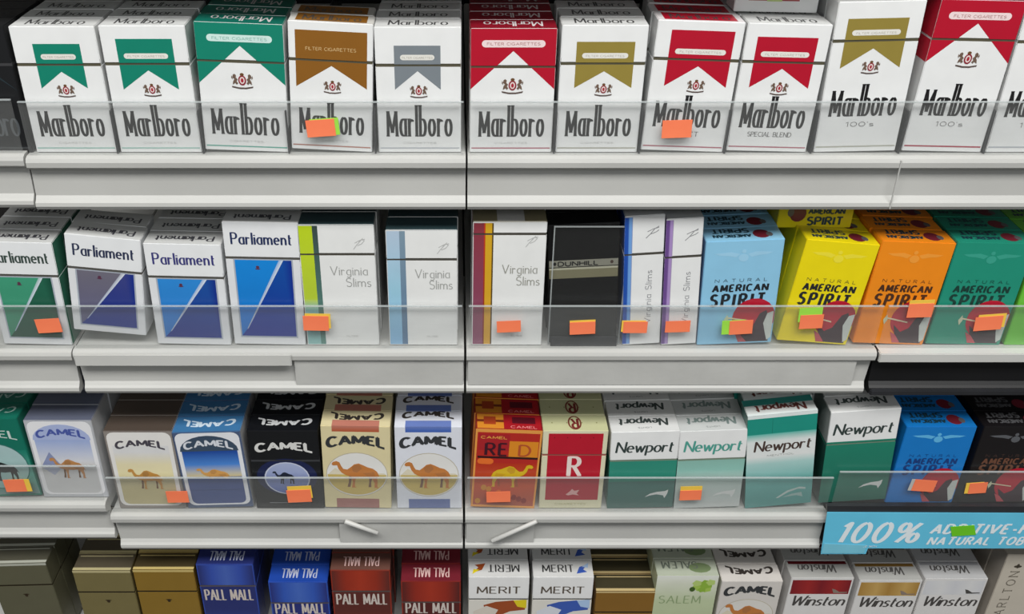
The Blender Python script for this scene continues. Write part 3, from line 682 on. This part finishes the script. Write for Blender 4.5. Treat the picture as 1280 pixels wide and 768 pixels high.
SECT[(0, 1)] = shelf(0, X(1, -160), X(1, 582), 'left bay of the unseen empty shelf added to shade the top row', z=2 * ZS[1] - ZS[2] + .003, guard=False)  # out-of-frame shelf, added so that it shades the top row of packs
SECT[(0, 2)] = shelf(0, X(1, 584.5), X(1, 1460), 'right bay of the unseen empty shelf added to shade the top row', z=2 * ZS[1] - ZS[2] + .003, guard=False)
def part_on(root, o, label=None):
    o.parent = root; o.location = -root.location
    if label: o['label'] = label
    return o
# bright rail pieces where the second shelf's paper strips stop short
z2 = ZS[2]
part_on(SECT[(2, 1)], box('rail_strip', X(2, 97), X(2, 366), -.0112, -.0095, z2 - .0115, z2 - .001, M_SHELF, None, .0006), 'raised white rail strip')
part_on(SECT[(2, 1)], box('paper_strip', X(2, 368), X(2, 579), -.0075, -.0066, z2 - .031, z2 - .0045, M_PAPER, None, .0002), 'flat grey-white paper strip')
part_on(SECT[(2, 2)], box('paper_strip', X(2, 585), X(2, 1070), -.0078, -.0066, z2 - .031, z2 - .0045, M_PAPER, None, .0002), 'flat grey-white paper strip')
part_on(SECT[(3, 1)], box('paper_strip', X(3, 424), X(3, 577), -.0078, -.0066, ZS[3] - .031, ZS[3] - .006, M_PAPER, None, .0002), 'grey-white paper strip')
part_on(SECT[(3, 2)], box('paper_strip', X(3, 583), X(3, 668), -.0078, -.0066, ZS[3] - .031, ZS[3] - .006, M_PAPER, None, .0002), 'grey-white paper strip')
part_on(SECT[(1, 2)], box('channel_joint', X(1, 1120), X(1, 1121.4), -.0102, -.0093, ZS[1] - .037, ZS[1] - .0015, M_PAPER))
# dark end of the second shelf: grey bottom bead with a chipped bright spot
za = at(1200, 489, -.011)[1]
part_on(SECT[(2, 3)], box('bottom_edge', X(2, 1093), X(2, 1480), -.0125, -.0095, za - .0035, za + .0015, M_DGREY, None, .0008), 'dark grey bottom edge')
part_on(SECT[(2, 3)], box('upper_rail', X(2, 1093.6), X(2, 1480), -.0118, .002, z2 - .0078, z2 + .00015, M_SHELF, None, .0006), 'thin white top rail')
# posts of the rack
for i, (px, lab) in enumerate(((581.5, 'black upright post of the rack between its two bays'), (-170, 'black upright post at the left end of the rack'), (1600, 'black upright post at the right end of the rack'))):
    xc = at(px, 420)[0]
    t = empty('rack_post', (xc, .43, 0)); tag(t, lab, 'post', 'rack posts')
    o = box('post', -.0125, .0125, -.02, .012, 0, 1.75, M_DARK, t, .001)
    o = box('foot', -.015, .015, -.30, .012, 0, .05, M_DARK, t, .002)
# short dark dividers standing between the columns of the rack
def divider(row, px, n=.032, z=None):
    x = PXX(row, px); z = ZS[row] if z is None else z
    key = (row, 0)
    for k, r in SECT.items():
        if k[0] == row:
            cs = [c for c in r.children if c.name.startswith('deck')][0]
            xs = [v.co.x for v in cs.data.vertices]
            if min(xs) <= x <= max(xs): key = k
    r = SECT[key]; zz = r.location.z
    o = box('divider', x - .0005, x + .0005, -.0022, .36, zz + .0002, zz + .030, M_DGREY); part_on(r, o)
for px in (148.6, 255.7, 362, 470, 692, 798, 904.5, 1012, 1121.5, 1227.5): divider(1, px)

# ------------------------------------------------------------------ the columns of packs
ORD = ['front one of its column', 'second in its column', 'third in its column', 'fourth in its column', 'fifth in its column', 'sixth in its column']
def column(row, spec, make, desc, n, base_y=0.0, jit=.0006, pitch=.0209, yaw=0.0, lift=None):
    """spec: BL, BR, ybase, TL, TR, ytopL, ytopR in photograph pixels, or BL, BR, ybase, height_mm; bottom row: TL, TR, ytop"""
    roll = 0.0
    if row == 4:
        tl, tr, yt = spec[:3]
        a, b = at(tl, yt, base_y), at(tr, yt, base_y); w = b[0] - a[0]; z = ZS[4]; h = a[1] - z
        if len(spec) > 3: roll = math.radians(spec[3])
        x0, x1 = a[0], b[0]; w = min(w, .0572)
    else:
        bl, br, yb = spec[:3]; a, b = at(bl, yb, base_y), at(br, yb, base_y); w = b[0] - a[0]; z = a[1]
        if len(spec) == 4: h = spec[3] / 1000
        else:
            tl, tr, y1, y2 = spec[3:7]; d, e = at(tl, y1, base_y), at(tr, y2, base_y)
            h = ((d[1] - a[1]) + (e[1] - b[1])) / 2
            r = (math.atan2(d[0] - a[0], d[1] - a[1]) + math.atan2(e[0] - b[0], e[1] - b[1])) / 2
            if abs(r) > math.radians(1.0): roll = r
            w = w * .6 + .4 * (e[0] - d[0])
        x0 = (a[0] + b[0]) / 2 - w / 2; x1 = x0 + w
        zs = ZS[row]
        if row == 3 and x1 < PXX(3, 140): zs = at(570, 622)[1]
        if row == 3 and x0 > PXX(3, 1020): zs = at(570, 629)[1]
        z = zs if lift is None else zs + lift
    w = min(w, .0568); z += .0002
    p = make(w * 1000, h * 1000)
    c, s = math.cos(roll), math.sin(roll)
    xc = (x0 + x1) / 2
    # pivot on the lower corner
    piv = w / 2 if roll > 0 else -w / 2
    # rotation about Y by roll: local (x,0,z) -> (x c + z s, -x s + z c)
    lx = xc + piv - piv * c; lz = z + piv * s
    root = p.build(desc + ', ' + ORD[0] if n else desc, 'cigarette packs on the %s shelf' % ROWN[row], (lx, base_y, lz), roll, yaw)
    for i in range(1, n + 1):
        rr = roll * (.85 if i % 2 else 1.05)
        pv = w / 2 if rr > 0 else -w / 2
        jx = random.uniform(-jit, jit)
        dup(root, (xc + jx + pv - pv * math.cos(rr), base_y + pitch * i + (0.0006 if yaw else 0), z + abs(pv * math.sin(rr))), (0, rr, 0), desc + ', ' + ORD[i],
            skip=('crest', 'base_line', 'subtitle', 'title_pill', 'swoosh', 'sweep_picture') )
    return root, w, h, z
GRN, RED, GLD, BRN, SIL = '#0a8069', '#b40a29', '#93823a', '#8a5a1a', '#7c848a'
P = lambda f, *a, **k: (lambda w, h: f(w, h, *a, **k))
# top shelf
column(1, (-56, 41, 190, 85), dark_chevron, 'black pack with faint grey lettering at the left end', 3)
column(1, (47, 146, 190, 7.5, 117, 33, 31), P(chevron, GRN, line='#9cc4ba'), 'white pack with green flag, beside the black pack', 3)
column(1, (152, 252, 190, 124, 234, 32, 30), P(chevron, GRN, line='#9cc4ba', frame=(.17, .83, .90, .51, .66)), 'white pack with larger green flag, beside all-green-topped pack', 2)
column(1, (259, 360, 190, 239, 356, 30, 30), P(chevron, GRN, roof=True, line='#5fa898', top='c', topcol='#0a6a5a'), 'green-topped pack with white peak under red crest', 2)
column(1, (364, 466, 189, 361, 465, 29, 28), P(chevron, BRN, style='text', line='#b07a6a', frame=(.08, .93, .935, .5, .67), topcol='#d4d2cc'), 'white-framed brown flag pack on the top shelf', 1)
column(1, (474, 576, 191, 467, 577, 34, 34), P(chevron, SIL, line='#b4b8be', frame=(.22, .76, .86, .52, .665)), 'white pack with grey flag on the top shelf', 3)
column(1, (587, 689, 192, 589, 697, 37, 37), P(chevron, RED, roof=True, line='#b06a76', top='c', topcol='#8a0c22'), 'red-topped pack with white peak, beside the rack post', 3)
column(1, (695, 795, 190, 704, 815, 30, 31), P(chevron, GLD, line='#a9a89a', frame=(.18, .86, .875, .52, .65)), 'short white pack with olive-gold flag', 2)
column(1, (801, 902, 191, 822, 933, 23, 34), P(chevron, RED, sub='SELECT', line='#b06a76', frame=(.17, .90, .93, .50, .66), topcol='#e3dede'), 'white pack with wide red flag, half hidden by orange sticker', 2)
c9 = column(1, (907, 1007, 191, 936, 1041, 29, 34), P(chevron, RED, sub='SPECIAL BLEND', line='#b06a76', frame=(.14, .86, .90, .51, .66)), 'white pack with red flag over two words of small print', 4)
column(1, (1017, 1117, 192, 1048, 1159.5, 3, 5), P(chevron, GLD, sub="100's", line='#b4b4a8', frame=(.14, .84, .875, .5, .65)), 'tall white pack with olive-gold flag', 4)
column(1, (1125.6, 1225, 192, 1177, 1284, 2, 4), P(chevron, RED, roof=True, sub="100's", line='#a83a4c', top='c', topcol='#8a0c22'), 'tall red-topped pack with white peak', 4)
column(1, (1231, 1329, 192, 99.5), P(chevron, '#2c5a80', sub="100's", line='#b4b8be'), 'tall white pack cut off by the right picture edge', 4)
# pack standing on the packs behind the special pack
p = back_face(54, 85)
p.build('white pack with lime patch standing on top of red flag packs', 'cigarette packs on the top shelf', (at(976, 60)[0] - .0005, .022, c9[3] + c9[2] + .0022), .02)
# second shelf
column(2, (3, 93, 430, -22, 60, 302, 302), P(recessed, '#3f9a78', '#0f4a38', ink='#3a4a44', side='#1c6a50'), 'white-lidded pack with green diagonal picture', 3)
column(2, (96, 182, 423, 78, 179, 297, 310), P(recessed, '#6f6c7a', '#0c2a86'), 'tilted white-lidded pack with grey and blue diagonal picture', 1, lift=.0085)
column(2, (199, 288, 431, 177, 277, 307, 304), P(recessed, '#2c8ad8', '#0c2a86', ink='#3a3a7a'), 'shorter white-lidded pack with bright blue diagonal picture', 3)
column(2, (295, 381, 431, 275, 374, 279, 277), P(recessed, '#1288dc', '#0a2a8e', ink='#22305a', lidh=28), 'taller white-lidded pack with bright blue diagonal picture', 3)
column(2, (383, 476, 431, 376, 466, 281, 279), P(slims, [(0.01, .19, [(.01, '#8ab8b4'), (.3, '#8cc0c4'), (.4, '#b6cc38'), (.99, '#c0d820')]), (.19, .26, [(.01, '#5a8a80'), (.99, '#3a4a46')])]), 'tall white pack with lime and aqua stripe', 3)
column(2, (487, 572, 430, 481, 570, 286, 285), P(slims, [(0.01, .19, [(.01, '#8ab8dc'), (.5, '#9ccbe0'), (.99, '#b4c8dc')]), (.19, .27, [(.01, '#5a7a9a'), (.99, '#7f97a8')])]), 'tall white pack with pale blue stripe', 3)
column(2, (590, 676, 431, 590, 684, 278, 275), P(slims, [(0.01, .15, [(.01, '#8a4a68'), (.99, '#8a3440')]), (.15, .17, [(.01, '#7a2a1c'), (.99, '#c43a1c')]), (.17, .26, [(.01, '#d4a028'), (.99, '#d8a820')]), (.26, .28, [(.01, '#5a4418'), (.99, '#5a4418')])], seam=9, top='#8a8266', txt='#9c9c94'), 'tall white pack with maroon and gold stripes', 3)
column(2, (685, 771, 431, 687, 773, 284, 284), black_band, 'black pack with silver band in a clear sleeve', 2, base_y=.003)
column(2, (778, 824, 431, 781, 832, 269, 270), P(superslim, '#1f4fa8', '#6fa0dc'), 'narrow white pack with blue edge stripe', 3)
column(2, (826.5, 869, 431, 832.5, 881, 274, 272), P(superslim, '#6b4a8c', '#a88cc4'), 'narrow white pack with purple edge stripe', 3)
column(2, (871, 963, 431, 883, 981, 301, 302), P(spirit, '#8ec6e4', pale='#9ccde8'), 'pale blue pack with black lettering and red sun disc', 3)
cy_ = column(2, (970, 1058, 428, 1009, 1101, 297.5, 306), P(spirit, '#ecd80c', pale='#efdf3a'), 'yellow pack leaning right with red sun disc', 3)
column(2, (1065, 1154, 429, 1104, 1196, 300, 302.5), P(spirit, '#f08c18', ink='#4a2c1c', pale='#f29c38'), 'orange pack leaning right with red sun disc', 3)
column(2, (1157, 1250, 429, 1198, 1296, 301, 302), P(spirit, '#1f8f76', ink='#153c34', pale='#38a08a'), 'green pack with red sun disc on the second shelf', 3)
column(2, (1255, 1345, 431, 85), P(spirit, '#6cc03c', pale='#9cd878'), 'lime green pack cut off by the right picture edge', 3)
# yellow pack lying on the yellow packs, its printed top edge towards the camera
p = spirit(54, 82, '#ecd80c', pale='#efdf3a')
r = p.build('yellow pack lying flat on top of the yellow packs', 'cigarette packs on the second shelf', (0, 0, 0), 0)
xx, zz = at(1017, 284, .024)
r.rotation_euler = (math.radians(-90), 0, math.radians(180))
r.location = (xx, .0245 + .082, cy_[3] + cy_[2] + .0205 + .0012)
# third shelf
column(3, (-28, 54, 622, -64, 21.5, 526, 526), camel_green, 'green pack with black camel in oval', 3)
column(3, (56, 136, 622, 29, 116, 526, 526), P(camel_scene, '#b9bbbf', '#5b6072', None, ('#d9d6d0', '#c3cadd', '#9fb0da'), '#cfcfcf', None, '#4a5aa4', mount=True, arch_bg='#a9b6dc'), 'silver pack with camel before a pale mountain', 3)
column(3, (150, 233, 636, 127.5, 212, 539.6, 539.6), P(camel_scene, '#8d8680', '#4f443c', None, ('#e3d9a8', '#e6dcb4', '#dcdcdc'), '#c3b88c', None, '#4a4650', border='#e6e4e0', ccol='#c08c44'), 'cream pack with camel on sand and brown top', 3)
column(3, (236, 317, 636, 213, 301, 541.6, 541), P(camel_scene, '#4a5a7a', '#3c74a4', None, ('#e3cf8c', '#4a86d4', '#1e4a9c'), '#47578a', None, '#d9dde4', border='#e4e6ea', arch_bg='#3a4c60', toptext='#cfe0ee', low=True, ccol='#d09a54'), 'blue pack with camel lying on dark ground', 2)
column(3, (320, 407, 636, 311.5, 396, 539, 539), camel_black, 'black pack with blue oval and white arched lettering', 3)
column(3, (407, 489, 636, 400, 488, 534, 534), P(camel_round, '#dcd0a4', '#b4532c'), 'cream pack with round camel picture and rust band', 3)
column(3, (497, 577, 636, 493, 578, 534, 534), P(camel_round, '#dfe2ea', '#2f5cb4', tf='T'), 'white pack with round camel picture and blue band', 3)
column(3, (587, 669, 636, 597, 676.6, 539, 539), red_poster, 'orange and red pack with yellow camel', 3)
column(3, (672.6, 752, 636, 682, 761, 539, 539), r_pack, 'cream-edged red pack with one large white letter', 3)
column(3, (757.7, 841, 636, 766, 848.5, 541, 541), P(two_tone, '#2f8272', grad=[(0, '#3f665f'), (.35, '#3c7068'), (.36, '#2c8a76'), (.64, '#2c8a76')]), 'white-lidded green pack with dark lettering, beside red pack', 3)
column(3, (841, 924, 636, 852, 934, 539, 541), P(two_tone, '#9cc4bc', txt='#4fa092', grad=[(0, '#c4c8c6'), (.35, '#b4c6c0'), (.5, '#8fc2b6'), (.64, '#8ab8ac')], ink2='#7a8a86', top='#c9ccca'), 'white pack with teal lettering and pale green front', 3)
column(3, (930.5, 1012.6, 636, 935, 1021, 523, 518), teal_long, 'tall teal and white banded pack leaning left', 2)
column(3, (1024, 1103, 630, 1036, 1128, 516, 518), P(two_tone, '#1f7a62', side='#1a4a40', grad=[(0, '#2c6a5a'), (.3, '#1f7460'), (.68, '#1f8068')], lidv=32), 'tall white-lidded dark green pack beside blue pack', 3)
column(3, (1106, 1191, 626, 1137, 1222.5, 529, 532), P(spirit, '#1277c4', ink='#123a7a', pale='#5fb4e4'), 'deep blue pack with red sun disc', 2)
column(3, (1198, 1283, 628, 80), P(spirit, '#141113', ink='#6b4634', pale='#5a5c60', dark=True), 'black pack with red sun disc at the right', 2)
# bottom shelf
column(4, (-14, 62, 706, -2), P(plain_foil, '#686650', '#c4c6b8', '#5c5a4c'), 'grey-green foil pack at the left end', 2)
column(4, (90, 162.5, 714), P(plain_foil, '#84794e', '#d0c494', '#5c5444'), 'khaki foil pack beside the grey-green one', 3)
column(4, (165.5, 241.5, 713), P(plain_foil, '#98782e', '#e0c880', '#54482e'), 'gold foil pack beside the blue pack', 3)
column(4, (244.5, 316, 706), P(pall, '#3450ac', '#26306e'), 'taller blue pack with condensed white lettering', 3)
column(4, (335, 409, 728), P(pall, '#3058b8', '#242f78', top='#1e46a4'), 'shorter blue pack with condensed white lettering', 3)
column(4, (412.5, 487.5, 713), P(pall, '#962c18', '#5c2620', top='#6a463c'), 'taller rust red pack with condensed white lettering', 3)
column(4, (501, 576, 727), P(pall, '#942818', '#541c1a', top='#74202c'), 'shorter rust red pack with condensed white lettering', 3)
column(4, (586, 662, 722), P(merit, '#9c4a20', '#e0cc20', '#d8d0c4'), 'white pack with brown and yellow sweep', 3)
column(4, (667, 742.5, 722), P(merit, '#3a5ab0', '#a9c4e4', '#d8dce4', upright=True), 'white pack with blue sweep', 3)
column(4, (745.5, 821, 740), P(plain_foil, '#926a2a', '#e0c890', '#4a4430'), 'short brown-gold foil pack beside pale green pack', 3)
column(4, (822, 899, 720), leafy, 'pale green pack with leafy picture', 3)
column(4, (902.6, 979, 727), P(camel_round, '#d4cfc9', '#a9a49c', sky='#dcd9d2', plain=True), 'off-white pack with round camel picture on bottom shelf', 3)
column(4, (989.6, 1068, 723), P(winston, '#7a1620', '#9c2424'), 'white pack with dark red block and slanted lettering', 3)
column(4, (1075, 1153.6, 726), P(winston, '#a8803c', '#c4a05c'), 'white pack with gold block and slanted lettering', 3)
column(4, (1157, 1235.6, 724), P(winston, '#cfd0d4', '#dcdcdc', top='#b9b9b9', bird=True), 'all-white pack with small bird and slanted lettering', 3)
column(4, (1260, 1336, 694), tall_text, 'tall beige pack with lettering running up its front', 2)

# clear sleeve round the black pack
x0, x1 = at(684.5, 431)[0], at(773.5, 431)[0]; zt = at(700, 285)[1]
sl = empty('clear_sleeve', ((x0 + x1) / 2, 0, ZS[2])); tag(sl, 'clear plastic sleeve holding the black pack', 'sleeve')
def sp(name, *a):
    o = box(name, *a, None); o.location = -sl.location; o.parent = sl; return o
o = box('front_pane', x0, x1, .0008, .0014, ZS[2] + .001, zt, M_FILM); part_on(sl, o)
o = box('rim', x0, x1, .0006, .0016, zt, zt + .0008, M_RIM); part_on(sl, o)
for a in (x0, x1 - .0009):
    o = box('side_rib', a, a + .0009, .0006, .0016, ZS[2] + .001, zt, M_RIM); part_on(sl, o)
o = box('foot_bar', x0 + .002, x1 - .002, -.0014, .0004, ZS[2] + .0003, ZS[2] + .008, M_DGREY); part_on(sl, o)

# ------------------------------------------------------------------ price stickers on the clear guards (parts of their shelf)
def sec_of(row, x):
    best = None
    for k, r in SECT.items():
        if k[0] != row: continue
        d = [c for c in r.children if c.name.startswith('deck')][0]
        xs = [v.co.x for v in d.data.vertices]
        if min(xs) - .001 <= x <= max(xs) + .001: best = r
    return best
def sticker(row, px, py, w, h, rot=0, under=None):
    Y = -.0043; x, z = at(px, py, Y); x2, z2_ = at(px + w, py, Y); _, z3 = at(px, py + h, Y)
    W, H = x2 - x, z - z3; r = sec_of(row, x)
    def card(name, dx, dz, mat, y, lab, f=1.0):
        me = boxmesh(name, -W/2 * f, W/2 * f, -.0001, .0001, -H/2 * f, H/2 * f)
        o = link(name, me, r, [mat]); o.location = Vector((x + dx, y, z + dz)) - r.location; o.rotation_euler = (0, math.radians(-rot), 0); o['label'] = lab
    if under:
        dx, dz, m = under; card('price_sticker', dx * W, dz * H, m, Y - .0002, 'lime sticker under an orange one' if m is M_LIME else 'yellow sticker under an orange one')
    card('price_sticker', 0, 0, M_STICK, Y - .0005, 'orange price sticker')
for a in ((1, 401, 160, 36, 21, 4, (.14, .06, M_LIME)), (1, 846, 161, 37, 22, 2, None),
          (2, 61, 407, 31, 17, 4, None), (2, 395, 404, 32, 18, -1, (.08, .15, M_YEL)), (2, 636, 408, 30, 14, 3, None), (2, 728, 410, 32, 15, 3, (0, 0.14, M_YEL)),
          (2, 794, 409, 30, 14, 0, (-.08, .08, M_YEL)), (2, 847, 408, 31, 14, 2, None), (2, 926, 409, 29, 17, 4, (-.32, 0, M_LIME)), (2, 1014, 402, 29, 17, 3, (-.1, .5, M_LIME)),
          (2, 1150, 388, 31, 17, 2, (0, .25, M_YEL)), (2, 1235, 404, 34, 17, 5, (.1, .15, M_YEL)),
          (3, 19, 607, 26, 15, 2, (.25, 0, M_YEL)), (3, 222, 621, 27, 14, 1, None), (3, 374, 620, 30, 15, 3, (.05, .3, M_YEL)), (3, 623, 621, 30, 13, 2, None),
          (3, 863, 619, 27, 12, 2, (0, .4, M_YEL)), (3, 1155, 607, 28, 14, -5, (-.15, 0, M_PAPER)), (3, 1222, 610, 22, 13, 5, (-.2, 0, M_YEL))):
    sticker(*a)
# ------------------------------------------------------------------ white sticks resting on the third shelf's channel
def stick(pa, pb, label):
    Y = -.0125; a, b = at(*pa, Y), at(*pb, Y); A, B = Vector((a[0], Y, a[1])), Vector((b[0], Y, b[1]))
    d = B - A; bm = bmesh.new(); r = .0021
    bmesh.ops.create_cone(bm, cap_ends=True, segments=14, radius1=r, radius2=r * .85, depth=d.length)
    bmesh.ops.bevel(bm, geom=[e for e in bm.edges if abs(e.verts[0].co.z - e.verts[1].co.z) < 1e-6], offset=.0004, segments=1, affect='EDGES')
    me = bpy.data.meshes.new('white_stick'); bm.to_mesh(me); bm.free()
    for q in me.polygons: q.use_smooth = True
    o = link('white_stick', me, None, [M_SHELF]); o.location = (A + B) / 2; o.rotation_euler = d.to_track_quat('Z', 'Y').to_euler()
    tag(o, label, 'stick', 'white sticks')
stick((431, 652), (472, 667), 'white stick slanting down to the right on shelf channel')
stick((615, 677), (671, 652), 'longer white stick slanting up to the right on shelf channel')
# ------------------------------------------------------------------ blue sign
def quad_mesh(name, pts, mat, parent, th=.0006):
    bm = bmesh.new(); F = [bm.verts.new(p) for p in pts]; B = [bm.verts.new((x, y + th, z)) for x, y, z in pts]; n = len(pts)
    bm.faces.new(F); bm.faces.new(B[::-1])
    for i in range(n): bm.faces.new((F[i], B[i], B[(i+1) % n], F[(i+1) % n]))
    bmesh.ops.recalc_face_normals(bm, faces=bm.faces[:])
    me = bpy.data.meshes.new(name); bm.to_mesh(me); bm.free(); return link(name, me, parent, [mat])
YS = -.0135
def sp3(px, py, y=YS): a = at(px, py, y); return (a[0], y, a[1])
o0 = sp3(1160, 690); sg = empty('shelf_sign', o0); tag(sg, 'light blue sign with white capitals along the third shelf front', 'sign')
def onsign(o): o.parent = sg; o.location = -Vector(o0); return o
onsign(quad_mesh('panel', [sp3(*q) for q in [(1034, 641), (1460, 643), (1460, 686), (1085, 686), (1082, 693), (1026, 693)]], M_SIGN, None))
onsign(quad_mesh('top_clip', [sp3(*q, YS + .001) for q in [(1034, 633), (1460, 634), (1460, 643), (1034, 641)]], M_DGREY, None, .004))
onsign(quad_mesh('lower_tab', [sp3(*q, YS - .0004) for q in [(1030, 680), (1083, 682), (1080, 692), (1027, 692)]], noise_mat('pale_blue_card', '#7cc8de', .4, .04), None, .0002))
M_WTXT = noise_mat('white_print', '#e4eef2', .5, .02)
def sign_text(txt, x0, x1, ybase, ytop, wv, wh, slant=.25, gap=.25):
    a = sp3(x0, ybase); b = sp3(x1, ybase); t = sp3(x0, ytop)
    cap = (t[2] - a[2]) * 1000; wd = (b[0] - a[0]) * 1000
    ps = text_polys(txt, wd / 2, 0, wd, cap, wv, wh, slant=slant, gap=gap)
    vs, fs = [], []
    for q in ps:
        fs.append(list(range(len(vs), len(vs) + len(q)))); vs += [(a[0] + x * .001, YS - .0002 - len(fs) * 1e-6, a[2] + y * .001) for x, y in q]
    me = bpy.data.meshes.new('lettering'); me.from_pydata(vs, [], fs); onsign(link('lettering', me, None, [M_WTXT]))
sign_text('100%', 1042, 1146, 678, 654, 4.2, 2.6, gap=.38)
sign_text('ADDITIVE-FREE', 1161, 1322, 667, 656, 2.6, 1.9, gap=.42)
sign_text('NATURAL TOBACCO', 1157, 1326, 681, 672, 2.0, 1.5, gap=.42)
M_GRN = noise_mat('fluorescent_green_paper', '#6cc81e', .6, .05)
g = quad_mesh('price_sticker', [sp3(*q, YS - .0006) for q in [(1188, 659), (1218, 657), (1220, 669), (1190, 671)]], M_GRN, None, .0002); onsign(g); g['label'] = 'bright green sticker'
# small grey print line near the lower left of the sign
sign_text('NATURAL TOBACCO WITH', 1042, 1095, 684, 682, .3, .3)
